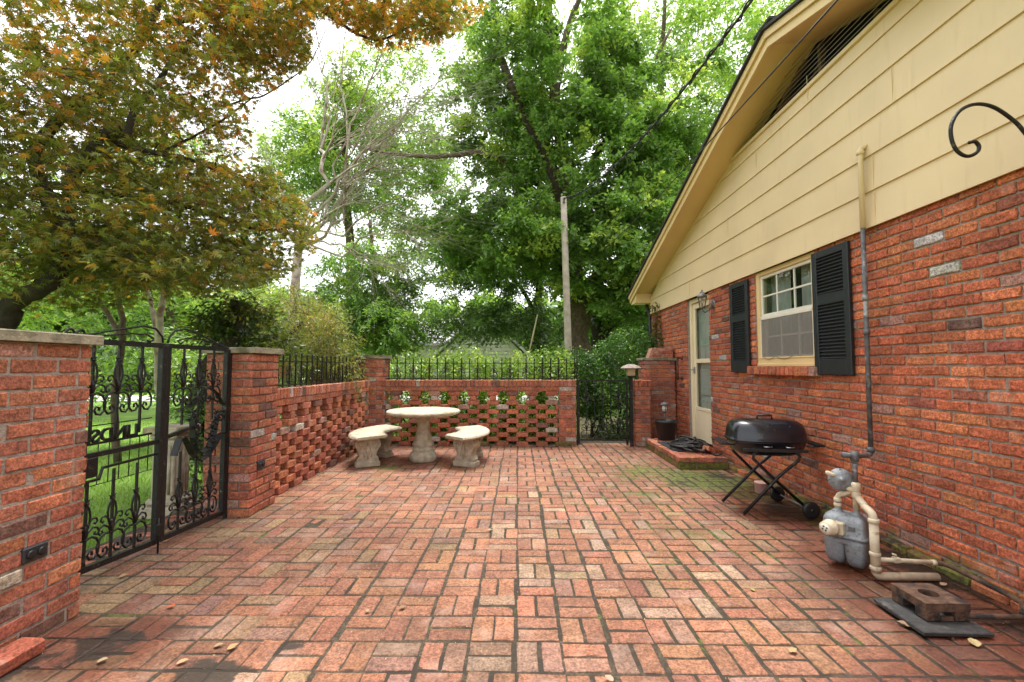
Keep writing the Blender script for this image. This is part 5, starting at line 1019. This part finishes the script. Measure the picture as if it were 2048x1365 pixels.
tree('garden_tree', 'dark trunked tree rising right behind the gate pillar', 'tree', (-3.0, 4.95, 0), [([(-3.05, 4.95, -.1), A(402, 900, 4.95), A(408, 740, 4.95), A(478, 660, 5.2), A(470, 600, 5.2)], .07, .05)], [B(470, 640, 5.4, 85, 45, 40), B(530, 700, 5.4, 50, 30, 8)], 90, .06, greens((.03, .05, .012), (.08, .13, .025), (.2, .2, .04), .1), M['barkd'], M['leaf'], 24, 'slim trees beyond the gate', spread=.25, droop=1)
tree('garden_shrub', 'leafy green shrub seen through the iron gate bars', 'shrub', (-5.2, 7.6, 0), [([(-5.2, 7.6, -.1), (-5.2, 7.6, .8)], .05, .03), ([(-4.4, 7.6, -.1), (-4.3, 7.6, .8)], .04, .02)], [B(240, 740, 7, 130, 60, 45), B(420, 790, 7.2, 60, 60, 26), B(360, 700, 8, 120, 40, 30)], 80, .09, gr1, M['bark'], M['leaf'], 25, spread=.35)
# Japanese maple
def mk(P, slack=1.):
    x, y = proj(P); x = x+0; m = 26*slack
    front = P[:, 1] > 1.9
    yb = np.interp(x, [-300, 0, 120, 260, 400, 480, 560, 620, 660, 690], [610, 625, 650, 625, 600, 585, 560, 515, 470, 420])
    xr = np.interp(y, [-900, -60, 60, 110, 150, 190, 240, 290, 330, 400, 460, 500], [760, 640, 625, 625, 600, 520, 505, 500, 545, 610, 650, 650])
    inA = (y < yb-m*.7) & (x < xr-m)
    yt = np.interp(x, [560, 700, 760, 860, 960, 990], [10, 60, 105, 95, 40, -30]); inB = (x >= 560) & (x < 985) & (y < yt-m*.6)
    gapn = vnoise(P[:, 0], P[:, 1], P[:, 2], 3.2, 77); gap = (x > 300) & (gapn < .30)
    return front & (inA | inB) & ~(gap & (slack > 0)) & (P[:, 2] > 1.75)
def maplecol(P, cr, rg_):
    x, y = proj(P); h = np.clip((P[:, 2]-2.2)/2.2, 0, 1); n = len(P); nz = vnoise(P[:, 0], P[:, 1], P[:, 2], 1.7, 31)
    o = np.clip(h*.7+(nz-.5)*.9+cr*.3-.25+.35*(x > 640), 0, 1); r = rg_.random(n)
    g = np.array([.16, .185, .04])*(.5+.9*rg_.random((n, 1))); br = np.array([.30, .22, .045]); og = np.array([.50, .26, .05]); rd = np.array([.52, .18, .05])
    c = g; c = np.where((r < .22+o*.6)[:, None], br*(.6+.6*rg_.random((n, 1))), c); c = np.where((r < o*.42)[:, None], og*(.6+.6*rg_.random((n, 1))), c); c = np.where((r < o*.06)[:, None], rd, c); return c
TY = 3.7
tree('japanese_maple', 'spreading Japanese maple with green and orange leaves overhanging from left', 'tree', (-4.75, 3.7, 0),
 [([(-4.75, 3.7, -.1), (-4.6, 3.7, .8), (-4.3, 3.7, 1.45), A(40, 600, TY), A(112, 555, TY), A(125, 470, 3.8), A(85, 370, 4), A(70, 300, 4), A(150, 210, 4.1), A(210, 180, 4.1), A(290, 60, 4.2), A(350, -60, 4.2)], .088, .028),
  ([A(115, 555, TY), A(150, 350, 3.6), A(165, 330, 3.6), A(205, 270, 3.6), A(250, 268, 3.7), A(268, 225, 3.7), A(320, 160, 3.8), A(350, 110, 3.9), A(420, 40, 4)], .05, .012),
  ([A(205, 270, 3.6), A(260, 295, 3.9), A(320, 308, 4.2), A(380, 320, 4.5), A(470, 360, 4.8), A(560, 420, 5)], .035, .007),
  ([(-4.3, 3.7, 1.45), A(-120, 400, 3.4), A(-150, 150, 3.3), A(-100, -200, 3.3)], .09, .03),
  ([A(290, 60, 4.2), A(420, 20, 4.3), A(520, -60, 4.2), A(640, 20, 4.1), A(730, 75, 4.2), A(790, 70, 4.3), A(870, 20, 4.3)], .028, .006),
  ([A(85, 370, 4), A(250, 390, 4.4), A(400, 420, 4.8), A(520, 460, 5.2), A(610, 450, 5.5)], .04, .008),
  ([A(430, 220, 4.8), A(490, 200, 4.9), A(530, 190, 4.9), A(585, 155, 5), A(620, 125, 5), A(652, 60, 5)], .012, .004), ([A(320, 308, 4.2), A(430, 250, 4.6), A(500, 200, 4.8)], .014, .008)],
 [(-4.4, 4.2, 3.4, 2.6, 1.9, 1.9, 330), (-3.3, 4.6, 3.0, 2.0, 1.7, 1.5, 240), (-4.6, 3.9, 2.3, 2.4, 1.6, .7, 130), (-3.0, 4.8, 5.0, 2.4, 1.8, 1.3, 130), (-2.9, 3.4, 4.2, 1.6, 1.3, 1.2, 100), (-1.4, 4.2, 4.45, 1.7, .7, .6, 110), (-5.8, 3.6, 4.6, 1.6, 1.8, 1.6, 60), (-3.0, 5.3, 2.9, 1.1, .8, 1.1, 110), (-3.4, 3.6, 2.3, 1.4, 1.0, .45, 90), (-2.4, 4.6, 5.0, .9, .8, 1.0, 50)],
 37, .056, maplecol, M['barkd'], M['maple'], 31, keepf=mk, spread=.27, flat=.32, droop=.9, up=.9, kind='maple', bow=.03, twig=.004, tw=2, shell=.1)
# ------------------------------------------------------------------ hedges and shrubs
def bush(name, label, cat, vol, n, size, colfn, seed, lmat, stems, group=None, core=None):
    """vol: list of (cx,cy,cz,rx,ry,rz,weight)"""
    rg_ = np.random.default_rng(seed); t = thing(name, label, cat, (vol[0][0], vol[0][1], 0), group); mb = MB()
    for x, y in stems:
        for k in range(4): e = np.array([x, y, 0])+np.array([rg_.normal()*.3, rg_.normal()*.2, .8+.5*rg_.random()]); mb.tube(curve(np.array([x, y, -.08]), e, .05, rg_), np.linspace(.018, .004, 6), 5)
    mb.build('stems', M['barkd'], t); w_ = np.array([v[6] for v in vol], float); w_ /= w_.sum(); Ps = []
    for v, f in zip(vol, w_):
        m = int(n*f); d = rg_.normal(size=(m, 3)); d /= np.linalg.norm(d, axis=1, keepdims=True); d = np.sign(d)*np.abs(d)**.8
        rad = (.55+.45*rg_.random(m)**.5)*(1+.13*(vnoise(d[:, 0]*3, d[:, 1]*3, d[:, 2]*3, 1.6, seed+1)-.5)*2); P = np.array(v[:3])+d*rad[:, None]*np.array(v[3:6]); Ps.append(P[P[:, 2] > -.05])
    P = np.concatenate(Ps); cr = vnoise(P[:, 0], P[:, 1], P[:, 2], 4, seed); cb = MB(); leaves(cb, P, size, colfn(P, np.clip(cr+rg_.normal(size=len(P))*.12, 0, 1), rg_), .0, .3, .5, rg_); cb.build('foliage', lmat, t); keep(t)
hg = greens((.09, .16, .025), (.25, .40, .06), (.42, .52, .10), .3)
bush('hedge', 'clipped bright green privet hedge behind the back lattice wall', 'hedge', [(-1.9+.5*i, 8.1+.05*(i % 2), .70+.02*(i % 3), .46, .48, .78+.03*((i*7) % 3), 1) for i in range(6)]+[(-1.9+.5*i, 7.75, .45, .42, .25, .6, .5) for i in range(6)], 30000, .06, hg, 41, M['leafh'], [(-1.9+.5*i, 8.1) for i in range(6)])
bush('large_shrub', 'tall rounded glossy green shrub behind the small iron gate', 'shrub', [(2.1, 8.75, 1.15, .75, .5, .72, 1.3), (1.35, 8.6, .9, .5, .45, .62, .8), (1.75, 8.3, .45, .42, .35, .6, .6), (2.35, 9.3, 1.3, .6, .6, .75, .6), (1.1, 8.9, 1.05, .4, .4, .55, .5), (1.25, 8.45, .75, .35, .3, .45, .35)], 26000, .055, greens((.035, .08, .02), (.10, .22, .04), (.25, .42, .06), .15), 42, M['leafh'], [(2.1, 8.75), (1.35, 8.6), (1.8, 8.4)])
bush('garden_shrub', 'low dark shrub under the left iron railing outside the lattice wall', 'shrub', [(-3.0, 5.6, .55, .45, .9, .6, 1), (-3.1, 4.9, .6, .35, .5, .6, .6), (-2.85, 6.6, .6, .35, .5, .65, .6)], 9000, .06, gr3, 43, M['leafh'], [(-3, 5.6), (-2.9, 6.5)])
# wall-side sprigs through the lattice are part of the hedge; ivy on the house corner
def ivy():
    rg_ = np.random.default_rng(9); t = thing('ivy', 'thin ivy climbing the far corner of the brick house', 'climbing plant', (2.6, 8.7, 0)); mb = MB(); P = []
    for k in range(6):
        y = 8.35+.09*k; z = .6; pts = []
        for i in range(22): pts.append((W-.012-(.03 if z > 2.25 else 0), y, z)); z += .085; y += rg_.normal()*.03; y = min(y, 8.93)
        mb.tube(pts, .004, 5); pts = np.array(pts); m = 90 if k < 4 else 60; j = rg_.integers(0, 22, m); P.append(pts[j]+np.stack([-.01-.03*rg_.random(m), rg_.normal(size=m)*.045, rg_.normal(size=m)*.05], -1))
    mb.build('stem', M['bark'], t); P = np.concatenate(P); cb = MB(); leaves(cb, P, .05, greens((.05, .06, .015), (.14, .16, .03), (.28, .14, .04), .3)(P, rg_.random(len(P)), rg_), .8, .1, .8, rg_); cb.build('foliage', M['leaf'], t); keep(t)
ivy()
# far woods that read as one mass
rg_ = np.random.default_rng(55); mb = MB(); n = 60000; th = rg_.uniform(-1.05, 1.0, n); R_ = rg_.uniform(30, 37, n); top = 5.6+2.6*(vnoise(th*14, 0*th, 0, 1, 5)-.4)+1.2*(vnoise(th*50, 0*th, 0, 1, 6)-.5)
P = np.stack([R_*np.sin(th), R_*np.cos(th), rg_.random(n)**.8*top], -1); leaves(mb, P, .62, gr1(P, np.clip(vnoise(P[:, 0], P[:, 1], P[:, 2], .8, 8), 0, 1), rg_), .4, .4, .6, rg_)
stuff(mb.build('distant_woods', M['leaf']), 'far line of green trees closing off the view', 'woods')
# grass blades on the near lawn
rg_ = np.random.default_rng(56); n = 42000; r_ = rg_.random(n)**.5; P = np.stack([-2.95-8*rg_.random(n)**1.3, 2.2+9*rg_.random(n)**1.2, np.full(n, -.075)], -1)
D = rg_.normal(size=(n, 3))*.35; D[:, 2] = 1; D /= np.linalg.norm(D, axis=1, keepdims=True); Bv = np.cross(D, rg_.normal(size=(n, 3))); Bv /= np.linalg.norm(Bv, axis=1, keepdims=True); s_ = (.03+.035*rg_.random(n))[:, None]
mb = MB(); mb.add(np.stack([P-Bv*.004, P+Bv*.004, P+D*s_], 1).reshape(-1, 3), np.arange(n*3).reshape(n, 3), np.array([.22, .38, .05])*(.6+.8*rg_.random((n, 1)))); stuff(mb.build('grass', M['grass']), 'short bright green lawn grass beyond the gate', 'grass')
# ------------------------------------------------------------------ pole, wires, neighbour houses
up_ = thing('utility_pole', 'bare weathered wooden utility pole rising from behind the hedge', 'utility pole', (1.15, 10.4, 0))
mb = MB(); pb, pt = np.array(A(1137, 720, 10.4)), np.array(A(1127, 395, 10.4)); d = (pt-pb); mb.tube([pb-d*.42, pb, pb+d*.5, pt], [.086, .084, .077, .070], 14); mb.build('pole', M['pole'], up_)
mb = MB(); mb.cbox(pt+(0, -.09, -.1), (.05, .05, .12), .005); mb.build('insulator_bracket', M['gpipe'], up_); keep(up_)
def cable(name, a, b, sag, r, label, n=24, tw=0):
    a, b = np.array(a), np.array(b); t = np.linspace(0, 1, n)[:, None]; P = a+(b-a)*t; P[:, 2] -= sag*4*(t*(1-t))[:, 0]; mb = MB(); mb.tube(P, r, 6)
    if tw:
        t = np.linspace(0, 1, 160)[:, None]; P = a+(b-a)*t; P[:, 2] -= sag*4*(t*(1-t))[:, 0]; ph = t[:, 0]*2*pi*tw; P[:, 2] += r*1.9*np.cos(ph); P[:, 0] += r*1.9*np.sin(ph); mb.tube(P, r*.7, 5)
    return tag(mb.build(name, M['wire']), label, 'cable', 'overhead cables')
cable('overhead_cable', pt+(0, -.05, -.05), A(1505, 0, 3.3)+np.array([.25, -.5, .62])*0+np.array([0, 0, 0]), .32, .011, 'thick twisted overhead service cable from the pole to above the roof', tw=26)
cable('overhead_cable', A(1180, 520, 12.5), A(1702, -30, 2.0), .12, .005, 'thin overhead wire crossing in front of the gable vent')
cable('overhead_cable', pt+(0, 0, -.12), A(1500, -10, 3.4), .48, .004, 'thin overhead wire just under the twisted service cable')
gw = thing('guy_wire', 'pole guy wire with yellowish guard behind the hedge', 'guy wire', (.4, 11.5, 0)); mb = MB(); mb.tube([A(1056, 715, 11.5), A(1075, 630, 11.7)], .018, 8); mb.build('guard', M['tan'], gw); mb = MB(); mb.tube([A(1056, 720, 11.5), A(1100, 520, 12.3), pt+(0, -.05, -.3)], .005, 5); mb.build('wire', M['steel'], gw); keep(gw)
nh = thing('neighbour_house', 'grey sided neighbour house with pale roof half hidden by trees', 'house', (0, 26, 0))
Yh = 25.; gx, gz, gl_, gr_, ge = -1.95, 4.2, -4.8, .85, 1.65
mb = MB(); mb.prism([(gl_+.25, -.1), (gr_-.25, -.1), (gr_-.25, ge), (gx, gz-.12), (gl_+.25, ge)], (0, Yh, 0), (1, 0, 0), (0, 0, 1), (0, 7, 0))
z = 0.
while z < gz-.35:
    f = 0 if z+.14 < ge else (z+.14-ge)/(gz-.12-ge); mb.bx(gl_+.25+(gx-gl_-.25)*f, gr_-.25+(gx-gr_+.25)*f, Yh-.035, Yh-.004, z, z+.15, b=.004); z += .19
mb.bx(-9.5, gl_+.3, Yh+1.5, Yh+7, -.1, 2.6, b=.01)
mb.build('siding', M['siding'], nh)
mb = MB(); 
for s_ in (1, -1):
    e = gr_ if s_ > 0 else gl_; mb.prism([(gx, gz), (e, ge-.12), (e, ge+.03), (gx, gz+.16)], (s_*.001, Yh-.4, 0), (1, 0, 0), (0, 0, 1), (0, 8, 0))
mb.prism([(Yh+1.0, 2.45), (Yh+4.2, 4.15), (Yh+7.4, 2.45), (Yh+7.4, 2.6), (Yh+4.2, 4.32), (Yh+1.0, 2.6)], (-9.9, 0, 0), (0, 1, 0), (0, 0, 1), (6.6, 0, 0)); mb.build('roof', M['shingle'], nh); keep(nh)
h2 = thing('far_house', 'distant brick house with white trim seen through the gate', 'house', (-18, 27, 0)); mb = MB(); mb.bx(-21, -13.5, 26, 31, -.1, 2.7, b=.01, col=(.34, .10, .06)); mb.build('wall', M['tint'], h2)
mb = MB(); mb.bx(-17.2, -16.2, 25.9, 26.02, .0, 2.1, b=.01); mb.bx(-19.8, -18.6, 25.9, 26.02, .9, 2.1, b=.01); mb.build('door', M['white'], h2); mb = MB(); mb.prism([(25.4, 2.6), (31.6, 2.6), (28.5, 4.4)], (-21.5, 0, 0), (0, 1, 0), (0, 0, 1), (8.5, 0, 0)); mb.build('roof', M['shingle'], h2); keep(h2)
# ------------------------------------------------------------------ fallen leaves
LF = [((1586, 1302), 'yellow-tan fallen leaf on the patio at lower right', .055, (.50, .36, .16), .4), ((1948, 1287), 'large pale yellow leaf in front of the metal plate', .075, (.62, .48, .22), 1.2), ((1888, 1170), 'tan oval leaf in the dirt by the wall pipe', .055, (.55, .36, .22), .2), ((1808, 1250), 'curled brown leaf beside the left edge of the metal plate', .07, (.42, .24, .13), 2.4), ((365, 1325), 'pale leaf on the dark soil patch at lower left', .055, (.62, .42, .22), .6), ((466, 1295), 'orange-tan leaf on the soil patch, upper of two', .06, (.60, .36, .16), .9), ((437, 1292), 'tan leaf touching the soil patch, lower of two', .05, (.50, .34, .18), .3), ((343, 1214), 'bright red-orange leaf on the patio before the gate', .055, (.70, .16, .05), .1), ((247, 1153), 'tan leaf near the gate threshold', .06, (.55, .35, .18), .8), ((333, 1083), 'orange leaf beside the gate drop bolt', .05, (.60, .28, .14), 1.), ((735, 1222), 'small tan leaf near the middle of the patio', .035, (.5, .35, .2), 2), ((805, 1216), 'curled brown leaf near the middle of the patio', .05, (.35, .2, .1), .6), ((1218, 1358), 'pinkish leaf at the bottom edge of the patio', .05, (.6, .36, .24), 2.4), ((205, 1322), 'beige leaf by the foot of the near pillar', .05, (.5, .38, .22), .5), ((1505, 1180), 'green-yellow leaf on the paving left of the meter', .04, (.4, .36, .1), 1.7), ((980, 1061), 'small pale pebble-like leaf on the paving mid patio', .045, (.5, .42, .34), 0)]
rg_ = np.random.default_rng(77)
for (x, y), l, s, c, a in LF:
    p = at(x, y, 1); d = p-np.array([0, 0, CAMH]); p = np.array([0, 0, CAMH])+d*(CAMH-.008)/(-d[2])
    if 1760 < x < 1990 and 1190 < y < 1285 and l.startswith('cur'): pass
    n = 12; V = []
    for i in range(n+1):
        t_ = i/n; w_ = .36*math.sin(pi*t_**.8)*(1+.1*rg_.normal())
        for q in (-1, 0, 1): V.append(((t_-.5), q*w_, .02+.10*abs(q)*(1+rg_.random()*.5)*math.sin(pi*t_)+.12*t_*t_))
    V = np.array(V)*s*.8; V = V@rotz(a).T+p; F = [[3*i+q, 3*i+q+3, 3*i+q+4, 3*i+q+1] for i in range(n) for q in (0, 1)]
    mb = MB(); mb.add(V, np.array(F), np.array(c)*.62); tag(mb.build('fallen_leaf', M['tint']), l, 'fallen leaf', 'fallen leaves on the patio')
# fine litter
n = 2600; P = np.stack([rg_.uniform(-2.3, 2.6, n), 1.2+6*rg_.random(n)**1.2, np.full(n, .004)], -1); P[:400, 0] = 2.6-.5*rg_.random(400)**2; P[:400, 1] = 2+2.2*rg_.random(400); D = rg_.normal(size=(n, 3)); D[:, 2] *= .2; D /= np.linalg.norm(D, axis=1, keepdims=True); Bv = np.cross(D, (0, 0, 1)); s_ = (.003+.010*rg_.random(n)**2)[:, None]
mb = MB(); mb.add(np.stack([P, P+D*s_*.5+Bv*s_*.2, P+D*s_+(0, 0, .003), P+D*s_*.5-Bv*s_*.2], 1).reshape(-1, 3), np.arange(n*4).reshape(n, 4), np.array([.45, .33, .17])*(.3+1.1*rg_.random((n, 1)))); stuff(mb.build('leaf_litter', M['tint']), 'tiny dry leaf crumbs scattered over the brick patio', 'leaf litter')
